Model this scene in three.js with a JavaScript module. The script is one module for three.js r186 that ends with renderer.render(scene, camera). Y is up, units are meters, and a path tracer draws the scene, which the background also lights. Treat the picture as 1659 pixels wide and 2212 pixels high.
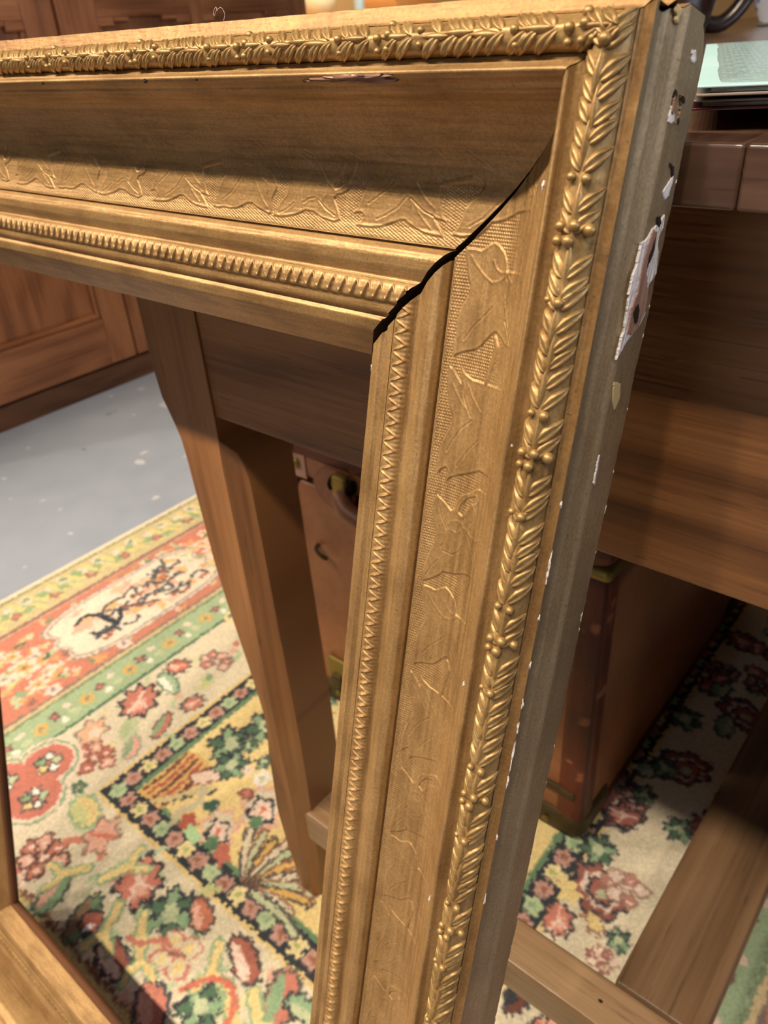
import * as THREE from 'three';
import { RoundedBoxGeometry } from 'three/addons/geometries/RoundedBoxGeometry.js';
import { mergeGeometries } from 'three/addons/utils/BufferGeometryUtils.js';
import { RectAreaLightUniformsLib } from 'three/addons/lights/RectAreaLightUniformsLib.js';

// ---------------------------------------------------------------- camera, sky, large lights, exposure
const scene = new THREE.Scene();
const camera = new THREE.PerspectiveCamera(67.29, 1659 / 2212, 0.02, 60);
camera.position.set(0, 0.8, 0);
camera.quaternion.setFromRotationMatrix(new THREE.Matrix4().makeBasis(
  new THREE.Vector3(0.7696, -0.0633, -0.6354), new THREE.Vector3(-0.2967, 0.8456, -0.4437), new THREE.Vector3(0.5654, 0.53, 0.632)));
camera.focus = 0.275; camera.userData.fStop = 18;
camera.updateMatrixWorld();

scene.background = new THREE.Color(0.72, 0.77, 0.87);        // overcast daylight outside the shop window
scene.backgroundIntensity = 9;

const renderer = new THREE.WebGLRenderer({ antialias: true });
renderer.toneMapping = THREE.LinearToneMapping;
renderer.toneMappingExposure = 1.0;
renderer.shadowMap.enabled = true;
RectAreaLightUniformsLib.init();

const WARM = new THREE.Color(1, 0.83, 0.62), COOL = new THREE.Color(0.8, 0.88, 1);
const KEYS = [[-2.55, 7.5], [-2.1, 7], [-1.65, 6.6], [-1.2, 6.2], [-.75, 5.8], [-.3, 5.4], [.15, 5.2], [.6, 5.2]], KEY_Y = 2.62, KEY_Z = .86;   // [x, candela] of the ceiling spots in one row above and in front of the picture frame
const BACK_CD = 26, BACK_POS = [-2.3, 2.62, -2.6];             // the same kind of spot over the far sideboard
const LEFT_FILL_CD = 7.5, LEFT_FILL_POS = [-.75, 2.62, -.35];              // an added spot that brightens the cabinet and the bare floor
const PANEL_NITS = 2;                                          // two cool ceiling panels

// ---------------------------------------------------------------- random, noise, helpers
const mulberry = (a) => () => { a |= 0; a = (a + 0x6d2b79f5) | 0; let t = Math.imul(a ^ (a >>> 15), 1 | a); t = (t + Math.imul(t ^ (t >>> 7), 61 | t)) ^ t; return ((t ^ (t >>> 14)) >>> 0) / 4294967296; };
const rnd = mulberry(20240611);
const rr = (a, b) => a + (b - a) * rnd();
const hash2 = (x, y, s) => { let h = Math.imul(x, 374761393) + Math.imul(y, 668265263) + Math.imul(s, 1274126177); h = Math.imul(h ^ (h >>> 13), 1274126177); return ((h ^ (h >>> 16)) >>> 0) / 4294967296; };
const mod = (a, n) => ((a % n) + n) % n;
function vnoise(x, y, s = 0, px = 1e6, py = 1e6) {              // value noise, periodic in px, py
  const xi = Math.floor(x), yi = Math.floor(y), fx = x - xi, fy = y - yi;
  const u = fx * fx * (3 - 2 * fx), v = fy * fy * (3 - 2 * fy);
  const x0 = mod(xi, px), x1 = mod(xi + 1, px), y0 = mod(yi, py), y1 = mod(yi + 1, py);
  return (hash2(x0, y0, s) * (1 - u) + hash2(x1, y0, s) * u) * (1 - v) + (hash2(x0, y1, s) * (1 - u) + hash2(x1, y1, s) * u) * v;
}
function fbm(x, y, s, o = 4, px = 1e6, py = 1e6) { let a = 0, w = 0.5, t = 0; for (let i = 0; i < o; i++) { a += w * vnoise(x, y, s + i, px, py); t += w; w *= 0.5; x *= 2; y *= 2; px *= 2; py *= 2; } return a / t; }
const clamp = (x, a = 0, b = 1) => Math.min(b, Math.max(a, x));
const smooth = (a, b, x) => { const t = clamp((x - a) / (b - a)); return t * t * (3 - 2 * t); };
const lerp = (a, b, t) => a + (b - a) * t;
const mix3 = (a, b, t) => [lerp(a[0], b[0], t), lerp(a[1], b[1], t), lerp(a[2], b[2], t)];

function texture(w, h, f, srgb = true, near = false) {           // f(x, y) -> [r, g, b] 0..255
  const d = new Uint8Array(w * h * 4);
  for (let y = 0; y < h; y++) for (let x = 0; x < w; x++) { const c = f(x, y), i = (y * w + x) * 4; d[i] = clamp(c[0], 0, 255); d[i + 1] = clamp(c[1], 0, 255); d[i + 2] = clamp(c[2], 0, 255); d[i + 3] = 255; }
  const t = new THREE.DataTexture(d, w, h); t.wrapS = t.wrapT = THREE.RepeatWrapping; t.magFilter = near ? THREE.NearestFilter : THREE.LinearFilter; t.minFilter = THREE.LinearFilter;
  if (srgb) t.colorSpace = THREE.SRGBColorSpace;
  t.needsUpdate = true; return t;
}
const taken = {};
function numbered(name) { const n = taken[name] = (taken[name] ?? -1) + 1; return n ? name + '_' + String(n).padStart(3, '0') : name; }
function add(name, geo, mat, parent) {                            // one named mesh
  const m = new THREE.Mesh(geo, mat); m.name = parent && parent !== scene ? name : numbered(name); m.castShadow = m.receiveShadow = true; (parent || scene).add(m); return m;
}
function tag(o, label, category, group) { o.userData.label = label; o.userData.category = category; if (group) o.userData.group = group; return o; }
function thing(name, label, category, pos = [0, 0, 0], group) { const g = new THREE.Group(); g.name = numbered(name); g.position.set(...pos); scene.add(g); return tag(g, label, category, group); }
function struct(name, geo, mat) { const m = add(name, geo, mat); m.userData.kind = 'structure'; return m; }
function place(m, x, y, z, rx = 0, ry = 0, rz = 0) { m.position.set(x, y, z); m.rotation.set(rx, ry, rz); return m; }

// box with softened edges and uv in metres, grain running along one axis (0 x, 1 y, 2 z)
function boxUV(geo, grain, ou = rr(0, 3), ov = rr(0, 3)) {
  const p = geo.attributes.position, n = geo.attributes.normal, uv = new Float32Array(p.count * 2);
  for (let i = 0; i < p.count; i++) {
    const P = [p.getX(i), p.getY(i), p.getZ(i)], N = [Math.abs(n.getX(i)), Math.abs(n.getY(i)), Math.abs(n.getZ(i))];
    const k = N[0] > N[1] && N[0] > N[2] ? 0 : N[1] > N[2] ? 1 : 2, r = [0, 1, 2].filter((a) => a !== k);
    const a = r.includes(grain) ? grain : r[0], b = r.find((q) => q !== a);
    uv[2 * i] = P[a] * (r.includes(grain) ? 1 : 0.3) + ou; uv[2 * i + 1] = P[b] + ov + k * 0.37;
  }
  geo.setAttribute('uv', new THREE.BufferAttribute(uv, 2)); return geo;
}
const box = (w, h, d, grain = 0, r = 0.003) => boxUV(new RoundedBoxGeometry(w, h, d, 2, Math.min(r, w / 2.01, h / 2.01, d / 2.01)), grain);
function span(name, x0, x1, y0, y1, z0, z1, mat, parent, grain = 0, r = 0.003) {
  const m = add(name, box(x1 - x0, y1 - y0, z1 - z0, grain, r), mat, parent); m.position.set((x0 + x1) / 2, (y0 + y1) / 2, (z0 + z1) / 2); return m;
}
function gridGeo(nu, nv, f, flip = false, uvf = null) {            // f(i, j) -> [x, y, z]
  const pos = new Float32Array((nu + 1) * (nv + 1) * 3), uv = new Float32Array((nu + 1) * (nv + 1) * 2), idx = [];
  for (let i = 0, k = 0; i <= nu; i++) for (let j = 0; j <= nv; j++, k++) { const p = f(i, j); pos.set(p, k * 3); if (uvf) uv.set(uvf(i, j), k * 2); else { uv[2 * k] = i / nu; uv[2 * k + 1] = j / nv; } }
  for (let i = 0; i < nu; i++) for (let j = 0; j < nv; j++) { const a = i * (nv + 1) + j, b = a + nv + 1; if (flip) idx.push(a, a + 1, b, b, a + 1, b + 1); else idx.push(a, b, a + 1, b, b + 1, a + 1); }
  const g = new THREE.BufferGeometry(); g.setAttribute('position', new THREE.BufferAttribute(pos, 3)); g.setAttribute('uv', new THREE.BufferAttribute(uv, 2)); g.setIndex(idx); g.computeVertexNormals(); return g;
}

// ---------------------------------------------------------------- materials
function woodTexture(seed, dark, mid, light, rings = 9) {          // 1 m along the grain, 0.5 m across
  const W = 1024, H = 1024;
  return texture(W, H, (x, y) => {
    const u = x / W, v = y / H;
    const warp = fbm(u * 3, v * 4, seed, 3, 3, 4);
    const ring = 0.5 + 0.5 * Math.sin((v * rings + warp * 2.2) * Math.PI * 2);
    const fine = fbm(u * 8, v * 160, seed + 20, 3, 8, 160), pore = vnoise(u * 30, v * 420, seed + 40, 30, 420), blot = fbm(u * 5, v * 7, seed + 60, 4, 5, 7);
    let t = 0.26 * ring + 0.4 * fine + 0.6 * (blot - 0.5) + 0.2;
    let c = t < 0.5 ? mix3(dark, mid, t * 2) : mix3(mid, light, (t - 0.5) * 2);
    const k = pore > 0.9 ? 0.84 : 1; c = [c[0] * k, c[1] * k, c[2] * k];
    return c;
  });
}
const woodBump = texture(512, 512, (x, y) => { const u = x / 512, v = y / 512, a = 150 * fbm(u * 6, v * 90, 5, 3, 6, 90) + 105 * vnoise(u * 24, v * 256, 9, 24, 256); return [a, a, a]; }, false);
function wood(tex, rough = 0.5, bump = 0.0004, tint = 0xffffff) {
  const m = new THREE.MeshPhysicalMaterial({ map: tex, roughness: rough, bumpMap: woodBump, bumpScale: bump, color: tint, clearcoat: 0.25, clearcoatRoughness: 0.35 });
  m.map.repeat.set(1, 2); woodBump.repeat.set(2, 4); return m;
}
const oakTex = woodTexture(11, [74, 45, 22], [134, 89, 50], [172, 122, 76]);
const oak = wood(oakTex, 0.48);
const oakTop = wood(woodTexture(23, [66, 44, 33], [100, 72, 55], [130, 101, 82]), 0.34, 0.0002); oakTop.clearcoat = 1; oakTop.clearcoatRoughness = 0.22;
const mahog = wood(woodTexture(37, [94, 54, 30], [156, 100, 62], [188, 132, 88], 5), 0.42);
const rawWood = new THREE.MeshStandardMaterial({ map: oakTex, roughness: 0.9, color: 0x8a7a68 });

// old bronze paint: streaks along the moulding, grime, rubbed spots. 0.16 m x 0.16 m tile
function giltTexture(seed, lo, base, hi) {
  return texture(1024, 1024, (x, y) => {
    const u = x / 1024, v = y / 1024;
    const streak = fbm(u * 6, v * 110, seed, 4, 6, 110), blot = fbm(u * 9, v * 12, seed + 9, 4, 9, 12), spk = vnoise(u * 240, v * 240, seed + 30, 240, 240), spk2 = vnoise(u * 120, v * 130, seed + 31, 120, 130);
    let t = 0.5 + 0.5 * (streak - 0.5) + 0.62 * (blot - 0.5);
    let c = t < 0.5 ? mix3(lo, base, clamp(t * 2)) : mix3(base, hi, clamp((t - 0.5) * 2));
    const k = 1 + (spk - 0.5) * 0.16 - (spk2 > 0.96 ? 0.2 : 0); return [c[0] * k, c[1] * k, c[2] * k];
  });
}
const giltBump = texture(512, 512, (x, y) => { const u = x / 512, v = y / 512, a = 120 * fbm(u * 40, v * 40, 3, 4, 40, 40) + 90 * vnoise(u * 12, v * 128, 8, 12, 128) + 45 * vnoise(u * 128, v * 128, 12, 128, 128); return [a, a, a]; }, false);
giltBump.repeat.set(1 / 0.08, 1 / 0.08);
function gilt(tex, rough = 0.48, metal = 0.4, bump = 0.00018) {
  tex.repeat.set(1 / 0.16, 1 / 0.16);
  return new THREE.MeshStandardMaterial({ map: tex, roughness: rough, metalness: metal, bumpMap: giltBump, bumpScale: bump });
}
const gold = gilt(giltTexture(101, [110, 82, 48], [161, 127, 82], [186, 154, 108]));
const goldRub = gilt(giltTexture(131, [110, 78, 42], [153, 114, 66], [174, 136, 86]), 0.5, 0.35);     // rubbed, redder outer fillet
const goldLeafy = gilt(giltTexture(151, [112, 86, 50], [162, 130, 82], [188, 158, 110]), 0.42, 0.42, 0.0001);
const bronze = gilt(giltTexture(171, [122, 105, 80], [149, 130, 101], [168, 149, 119]), 0.5, 0.35);       // drab outer side
const gesso = new THREE.MeshStandardMaterial({ color: 0xe6e0e0, roughness: 0.9, bumpMap: giltBump, bumpScale: 0.0012 });
const creamPaint = new THREE.MeshStandardMaterial({ color: 0xc9b183, roughness: 0.8 });
const rotWood = new THREE.MeshStandardMaterial({ map: woodTexture(55, [64, 36, 24], [146, 106, 88], [226, 206, 196], 40), roughness: 0.9, bumpMap: woodBump, bumpScale: 0.001 });
rotWood.map.repeat.set(8, 40);
const slipWood = new THREE.MeshStandardMaterial({ map: oakTex, roughness: 0.8, color: 0xb4a698 });
const darkHole = new THREE.MeshStandardMaterial({ color: 0x1c0f08, roughness: 1 });
const endGrain = new THREE.MeshStandardMaterial({ color: 0x3a2b1a, roughness: 0.95, bumpMap: woodBump, bumpScale: 0.0006 });

// ---------------------------------------------------------------- THE PICTURE FRAME
// moulding section: [w from the outer edge inwards, t from the back forwards], metres
const PIECE = {                                                  // one run of the section per moulding
  outer: [[.004, 0], [.004, .0074], [0, .0078], [0, .0245], [.0008, .0255], [.0012, .0262], [.002, .0292], [.0025, .0315], [.0036, .0330], [.0036, .0386], [.0018, .0396], [.002, .0406]],
  fillet: [[.002, .0406], [.0047, .042], [.005, .0428]],
  torus: [],
  lip: [[.0148, .0452], [.0155, .0456], [.0172, .047], [.0176, .0476], [.0182, .0489], [.0189, .0493], [.0202, .0478], [.0212, .0447], [.0216, .0443], [.0221, .044], [.0225, .0428]],
  cove: [[.0225, .0428], [.024, .0372], [.0266, .0325], [.031, .028], [.0358, .024], [.0408, .0208], [.0458, .0188], [.0505, .0178], [.056, .0174], [.061, .0176], [.0662, .0186]],
  hump: [[.0662, .0186], [.0665, .0166], [.0669, .0166], [.0672, .0192], [.0688, .0212], [.0712, .022], [.0745, .0214], [.0772, .0196], [.0788, .0186], [.0798, .0196]],
  bead: [[.0798, .0196], [.0842, .0204], [.0886, .0198]],
  sight: [[.0886, .0198], [.0914, .0196], [.0918, .0182], [.0934, .0178], [.094, .0194], [.0988, .018], [.1112, .0025], [.1115, .002], [.1115, 0]],
};
const INNER = .1115, TOR = { w: .0099, t: .0436, r: .0049, h: .0056 };
const FRAME = { right: -.0888, left: -.69, top: .0298, bottom: -.785 };
const TILT = THREE.MathUtils.degToRad(14.6);
const frame = thing('picture_frame', 'large ornate gilt picture frame with chipped corner, leaning against the wooden table', 'picture frame');
{
  const s = Math.sin(TILT), c = Math.cos(TILT), b = FRAME.bottom;
  frame.position.set(0, .7658 + b * c, -.2468 - b * s); frame.rotation.x = -TILT;      // x stays the world's x; y runs up the frame from its bottom edge
}
const FY = (b) => b - FRAME.bottom;
const W = FRAME.right - FRAME.left, HT = FRAME.top - FRAME.bottom;
const gap = (w) => w < .034 ? .0002 : .0002 + (w - .034) / .05 * .0034;                 // the mitre of the right stile has sprung open towards the sight edge
const SIDES = {
  right: { L: HT, map: (s, w, t) => [FRAME.right - w, HT - s, t], flip: false, end0: (w) => w + gap(w) },
  top: { L: W, map: (s, w, t) => [FRAME.right - s, HT - w, t], flip: true, end0: (w) => w },
  left: { L: HT, map: (s, w, t) => [FRAME.left + w, HT - s, t], flip: true, end0: (w) => w },
  bottom: { L: W, map: (s, w, t) => [FRAME.right - s, w, t], flip: false, end0: (w) => w },
};
// section subdivided to a step, between two widths, with outward normals
function section(run, step) {
  const P = []; for (let i = 0; i + 1 < run.length; i++) { const [a, b] = [run[i], run[i + 1]], n = Math.max(1, Math.round(Math.hypot(b[0] - a[0], b[1] - a[1]) / step)); for (let k = 0; k < n; k++) P.push([lerp(a[0], b[0], k / n), lerp(a[1], b[1], k / n)]); }
  P.push(run[run.length - 1]); return P;
}
function withNormals(P) { return P.map((p, i) => { const a = P[Math.max(0, i - 1)], b = P[Math.min(P.length - 1, i + 1)], dx = b[0] - a[0], dy = b[1] - a[1], l = Math.hypot(dx, dy) || 1; return [p[0], p[1], -dy / l, dx / l]; }); }
function strip(side, P, s0, s1, step, h, rag = null) {               // sweep of a section with relief h(s, w, k) along the section normal
  const S = SIDES[side], N = withNormals(P), ns = Math.max(1, Math.round((s1 - s0) / step));
  let arc = [0]; for (let i = 1; i < P.length; i++) arc.push(arc[i - 1] + Math.hypot(P[i][0] - P[i - 1][0], P[i][1] - P[i - 1][1]));
  const sAt = (i, w) => clamp(s0 + (s1 - s0) * i / ns, S.end0(w), S.L - w);
  return gridGeo(ns, P.length - 1, (i, j) => {
    const [w, t, nw, nt] = N[j], s = sAt(i, w), d = h ? h(s, w, arc[j]) : 0; let T = t + nt * d;
    if (rag && t < .0125 && w < .002) T = Math.max(T, rag(s)); return S.map(s, w + nw * d, T);
  }, S.flip, (i, j) => [sAt(i, P[j][0]) + .37 * side.length, arc[j] + P[0][0]]);
}

// --- relief of the cove: pressed ivy-like leaves over a pebbled ground. 0.1 mm units: [along, across]
const TILE = 1260;
const LEAF_A = [[705, 300], [705, 442], [676, 451], [648, 469], [631, 492], [621, 516], [633, 539], [642, 549], [652, 566], [649, 589], [650, 619], [661, 624], [702, 614], [741, 602], [768, 590], [800, 592], [835, 608], [860, 617], [899, 621], [944, 618], [976, 624], [1015, 620], [1003, 606], [989, 576], [975, 533], [959, 513], [928, 487], [907, 467], [901, 451], [915, 430], [935, 401], [948, 300]];
const LEAF_B = [[1079, 300], [1079, 473], [1078, 526], [1064, 563], [1045, 580], [1100, 573], [1055, 616], [1048, 630], [1086, 630], [1132, 625], [1178, 612], [1226, 590], [1245, 591], [1289, 607], [1332, 622], [1374, 627], [1422, 628], [1453, 627], [1428, 609], [1416, 591], [1430, 580], [1473, 585], [1450, 567], [1432, 533], [1414, 490], [1385, 435], [1385, 300]];
const LEAF_C = [[1448, 300], [1448, 425], [1463, 447], [1480, 468], [1493, 493], [1505, 509], [1530, 521], [1560, 528], [1572, 543], [1548, 579], [1530, 613], [1561, 624], [1627, 615], [1672, 597], [1718, 594], [1761, 612], [1810, 624], [1850, 630], [1896, 628], [1869, 584], [1842, 554], [1825, 540], [1822, 523], [1814, 487], [1788, 432], [1781, 392], [1781, 300]];
const POCKET = [[1541, 502], [1502, 473], [1481, 433], [1499, 419], [1516, 445], [1576, 486], [1568, 510]];
const RIDGES = [[[675, 598], [696, 581], [718, 556], [735, 531], [749, 503], [742, 473], [726, 452], [713, 438], [738, 417]], [[679, 509], [703, 493], [714, 471], [711, 447]], [[738, 440], [772, 442], [812, 430], [878, 399]], [[1107, 609], [1135, 589], [1167, 562], [1184, 539]], [[1103, 541], [1136, 520], [1166, 490], [1183, 468]], [[922, 455], [949, 440], [1004, 450], [1077, 465]],
  [[1629, 546], [1612, 532], [1603, 504], [1607, 487]], [[1648, 526], [1652, 499], [1632, 484]], [[1568, 510], [1617, 473], [1653, 441], [1694, 415], [1735, 379]], [[1617, 464], [1637, 429], [1638, 395], [1618, 362], [1584, 344]], [[1583, 485], [1551, 472], [1516, 445], [1540, 420], [1573, 417], [1607, 440]], [[660, 380], [700, 350], [760, 345], [800, 320]], [[1050, 380], [1090, 350], [1150, 355]], [[1250, 400], [1300, 380], [1330, 340]], [[1420, 400], [1480, 370], [1520, 330]]];
const GROOVES = [[[826, 487], [866, 523], [901, 557], [951, 587]], [[1099, 569], [1149, 553], [1208, 515]], [[1222, 509], [1262, 550], [1315, 580], [1356, 597]], [[1281, 463], [1323, 499], [1364, 524], [1401, 547]], [[1562, 601], [1609, 582], [1653, 551]], [[1672, 545], [1704, 551], [1731, 567]], [[1741, 553], [1743, 510], [1718, 477], [1687, 462]], [[1785, 572], [1825, 599], [1865, 617]], [[860, 420], [900, 390], [960, 360]], [[1650, 400], [1700, 380], [1760, 340]]];
function segDist(px, py, a, b) { const dx = b[0] - a[0], dy = b[1] - a[1], t = clamp(((px - a[0]) * dx + (py - a[1]) * dy) / (dx * dx + dy * dy)); return Math.hypot(px - a[0] - t * dx, py - a[1] - t * dy); }
function polySD(px, py, P) {                                     // signed distance, positive inside
  let inside = false, d = 1e9; for (let i = 0, j = P.length - 1; i < P.length; j = i++) { const a = P[i], b = P[j]; d = Math.min(d, segDist(px, py, a, b)); if ((a[1] > py) !== (b[1] > py) && px < (b[0] - a[0]) * (py - a[1]) / (b[1] - a[1]) + a[0]) inside = !inside; }
  return inside ? d : -d;
}
const lineDist = (px, py, L) => { let d = 1e9; for (let i = 0; i + 1 < L.length; i++) d = Math.min(d, segDist(px, py, L[i], L[i + 1])); return d; };
const RW0 = 230, RSTEP = 2.5, RNS = Math.round(TILE / RSTEP), RNW = Math.round(445 / RSTEP);
const relief = new Float32Array(RNS * (RNW + 1)), pebbled = new Float32Array(RNS * (RNW + 1));
for (let i = 0; i < RNS; i++) for (let j = 0; j <= RNW; j++) {
  const x0 = 640 + i * RSTEP, y = RW0 + j * RSTEP; let sd = -1e9, hh = 0;
  for (const sh of [0, -TILE, TILE]) {
    const x = x0 + sh; if (x < 500 || x > 2050) continue;
    sd = Math.max(sd, polySD(x, y, LEAF_A), polySD(x, y, LEAF_B), Math.min(polySD(x, y, LEAF_C), -polySD(x, y, POCKET)), 9 - lineDist(x, y, RIDGES[5]));
    for (const L of RIDGES) { const d = lineDist(x, y, L); if (d < 14) hh += .00022 * Math.exp(-d * d / 20); }
    for (const L of GROOVES) { const d = lineDist(x, y, L); if (d < 20) hh += -.0002 * Math.exp(-d * d / 12) + .00012 * Math.exp(-((d - 5) * (d - 5)) / 18); }
  }
  const fade = smooth(330, 450, y), up = smooth(-2.5, 3.5, sd);
  relief[i * (RNW + 1) + j] = fade * (.00042 * up + .00014 * Math.exp(-Math.pow(sd - 4, 2) / 30)) + (.35 + .65 * fade) * hh + .00042 * (1 - fade);
  pebbled[i * (RNW + 1) + j] = (1 - smooth(-6, -1, sd)) * smooth(395, 470, y) * (1 - smooth(652, 660, y));
}
const COVE_LEN = PIECE.cove.slice(1).reduce((a, p, i) => a + Math.hypot(p[0] - PIECE.cove[i][0], p[1] - PIECE.cove[i][1]), 0);
function coveRelief(shift, pebbles) {
  return (s, w, k) => {
    const u = mod((s * 1e4 - 640 - shift), TILE) / RSTEP, v = clamp((w * 1e4 - RW0) / RSTEP, 0, RNW - 1e-3);
    const i0 = Math.floor(u) % RNS, i1 = (i0 + 1) % RNS, j0 = Math.floor(v), fu = u - Math.floor(u), fv = v - j0, q = RNW + 1;
    const at = (A) => (A[i0 * q + j0] * (1 - fv) + A[i0 * q + j0 + 1] * fv) * (1 - fu) + (A[i1 * q + j0] * (1 - fv) + A[i1 * q + j0 + 1] * fv) * fu;
    let h = at(relief) + .00012 * (fbm(s * 160, k * 220, 71, 3) - .5);
    const p = pebbles ? at(pebbled) : 0;
    if (p > .01) {
      const a = s / .0011, row = Math.round(a), c = k / .00105 - (row & 1) * .5, e = Math.hypot((a - row), (c - Math.round(c)));
      h += p * .0003 * Math.max(0, 1 - (e / .52) * (e / .52));
    }
    return h * smooth(0, .0015, k) * smooth(0, .0006, COVE_LEN - k);
  };
}
// --- relief of the small running moulding: a zigzag ribbon
const PITCH = .00575;
function beadRelief(s, w) {
  const y = (w - .0842) / .0042, x = s / PITCH; if (Math.abs(y) > 1.05) return 0;
  const tri = Math.cos(x * 2 * Math.PI), wave = -.08 + .56 * Math.asin(.94 * tri) / 1.2226, d = y - wave;
  let h = .0013 * (1 - Math.pow(Math.abs(y), 4));
  h += .0005 * Math.exp(-(d * d) / .02);
  if (d > .1) { const fx = mod(x, 1) - .5, a = Math.max(0, 1 - Math.abs(fx) * 2.1); h -= .0007 * smooth(.1, .4, d) * (1 - .75 * a * Math.exp(-Math.pow((y - .62) / .3, 2))); }   // hollow under each arch with a small drop
  else h -= .00014 * (0.5 + 0.5 * Math.cos(x * 6 * Math.PI)) * smooth(-.1, -.35, d);                              // fluted fan above
  return Math.max(h, -.0002);
}
// --- the leaf moulding: a torus of laurel sprays
function torPoint(phi) { return [TOR.w + TOR.r * Math.sin(phi), TOR.t + TOR.h * Math.cos(phi) + .0012 * Math.sin(phi)]; }
function torNormal(phi) { const a = [Math.sin(phi) / TOR.r, Math.cos(phi) / TOR.h], l = Math.hypot(...a); return [a[0] / l, a[1] / l]; }
const torSection = []; for (let i = 0; i <= 22; i++) torSection.push(torPoint(lerp(-1.6, 1.6, i / 22)));
const torRelief = (s, w, k) => .0002 * (fbm(s * 500, k * 300, 91, 3) - .5) - .00025 + .0004 * Math.exp(-Math.pow((k - .0085) / .0007, 2));
function patch(side, fn, n, m) { return gridGeo(n, m, (i, j) => { const [s, phi, h] = fn(i / n, -1 + 2 * j / m), p = torPoint(phi), q = torNormal(phi); return SIDES[side].map(s, p[0] + q[0] * h, p[1] + q[1] * h); }, !SIDES[side].flip, (i, j) => { const [s, phi] = fn(i / n, -1 + 2 * j / m); return [s, phi * .004]; }); }
function leafGeo(side, s0, dirS, sgn, len, wid, lift) {              // a blade from the spine outwards, two bright rims and a hollow between
  return patch(side, (a, b) => {
    const hw = wid * Math.pow(Math.sin(Math.PI * clamp(Math.pow(a, .75) * .97 + .015)), .8), along = a * len;
    const s = s0 + dirS * (along * .80 - along * a * .16) + dirS * b * hw * .62, phi = sgn * (.06 + along * .78 / .0055 * .86 - b * hw * .74 / .0055);
    const e = 1 - Math.pow(Math.abs(b), 3), tip = 1 - smooth(.75, 1, a) * .6;
    return [s, clamp(phi, -1.55, 1.55), -.0003 + e * tip * (lift + .00105 * (1 - .72 * Math.exp(-b * b / .13))) * smooth(0, .1, a + .02)];
  }, 10, 8);
}
function bladeGeo(side, s0, dirS, phi0, len, wid) {                  // a pointed blade lying along the spine
  return patch(side, (a, b) => { const hw = wid * Math.sin(Math.PI * Math.pow(a, .8)); return [s0 + dirS * a * len, phi0 * (1 - .4 * a) + b * hw / .0055, -.0003 + (1 - b * b) * .0013 * Math.sin(Math.PI * clamp(a * .9 + .08))]; }, 8, 5);
}
const BK = 1.12, berryBase = new THREE.SphereGeometry(1, 14, 10);
{ const u = berryBase.attributes.uv; for (let i = 0; i < u.count; i++) u.setXY(i, u.getX(i) * .009, u.getY(i) * .005); }
function berryGeo(side, s, phi, r) {
  const p = torPoint(phi), q = torNormal(phi), h = r * (side === 'top' ? .15 : .4), g = berryBase.clone(); g.scale(r, r, r); g.translate(...SIDES[side].map(s, p[0] + q[0] * h, p[1] + q[1] * h)); return g;
}
const UNIT = .0626;
function sprays(side, rail, dirS, first, sMax, limit) {
  const rest = []; let made = 0;
  const put = (name, s, g) => { if (made < limit && s < sMax) { add(name, g, goldLeafy, rail); if (name === 'leaf') made++; } else rest.push(g); };
  const L = SIDES[side].L;
  for (let u = -1; first + u * UNIT < L; u++) {
    const c = first + u * UNIT, inside = (s) => s > .008 && s < L - .018;
    for (const [ds, phi, r] of [[-.0022, -.16, .00145], [-.0014, -.82, .0015], [.0018, .02, .0015], [-.0018, .62, .0013], [.0019, .7, .0012]]) if (inside(c + ds)) put('berry', c + ds, berryGeo(side, c + ds, phi, r * (side === 'top' ? .92 : BK) * rr(.92, 1.1)));
    for (const [ds, phi, r] of [[.0177, -.05, .00135], [.0172, .72, .001], [.049, -.3, .0013], [.0487, .45, .0011]]) if (inside(c + ds)) put('berry', c + ds, berryGeo(side, c + ds, phi, r * (side === 'top' ? .92 : BK) * rr(.92, 1.1)));
    for (const ds of [.0085, .0135, .0235, .0285, .0335, .0385, .0445, .0545, .0595, .0165]) for (const sg of [-1, 1]) {
      const s = c + ds + rr(-.0006, .0006); if (!inside(s)) continue;
      put('leaf', s, leafGeo(side, s + (dirS < 0 ? .003 : -.003), dirS, sg, rr(.0105, .0122), rr(.0018, .0022), rr(.0001, .0004)));
    }
    for (const [ds, ph] of [[.0095, -.1], [.026, .1], [.034, -.12], [.0425, .06], [.057, -.08]]) if (inside(c + ds)) put('leaf_tip', c + ds, bladeGeo(side, c + ds + (dirS < 0 ? .004 : -.004), dirS, ph, rr(.010, .013), rr(.0013, .0017)));
  }
  if (rest.length) { const m = add('leaf_spray', mergeGeometries(rest), goldLeafy, rail); m.userData.kind = 'stuff'; }
}
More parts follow.
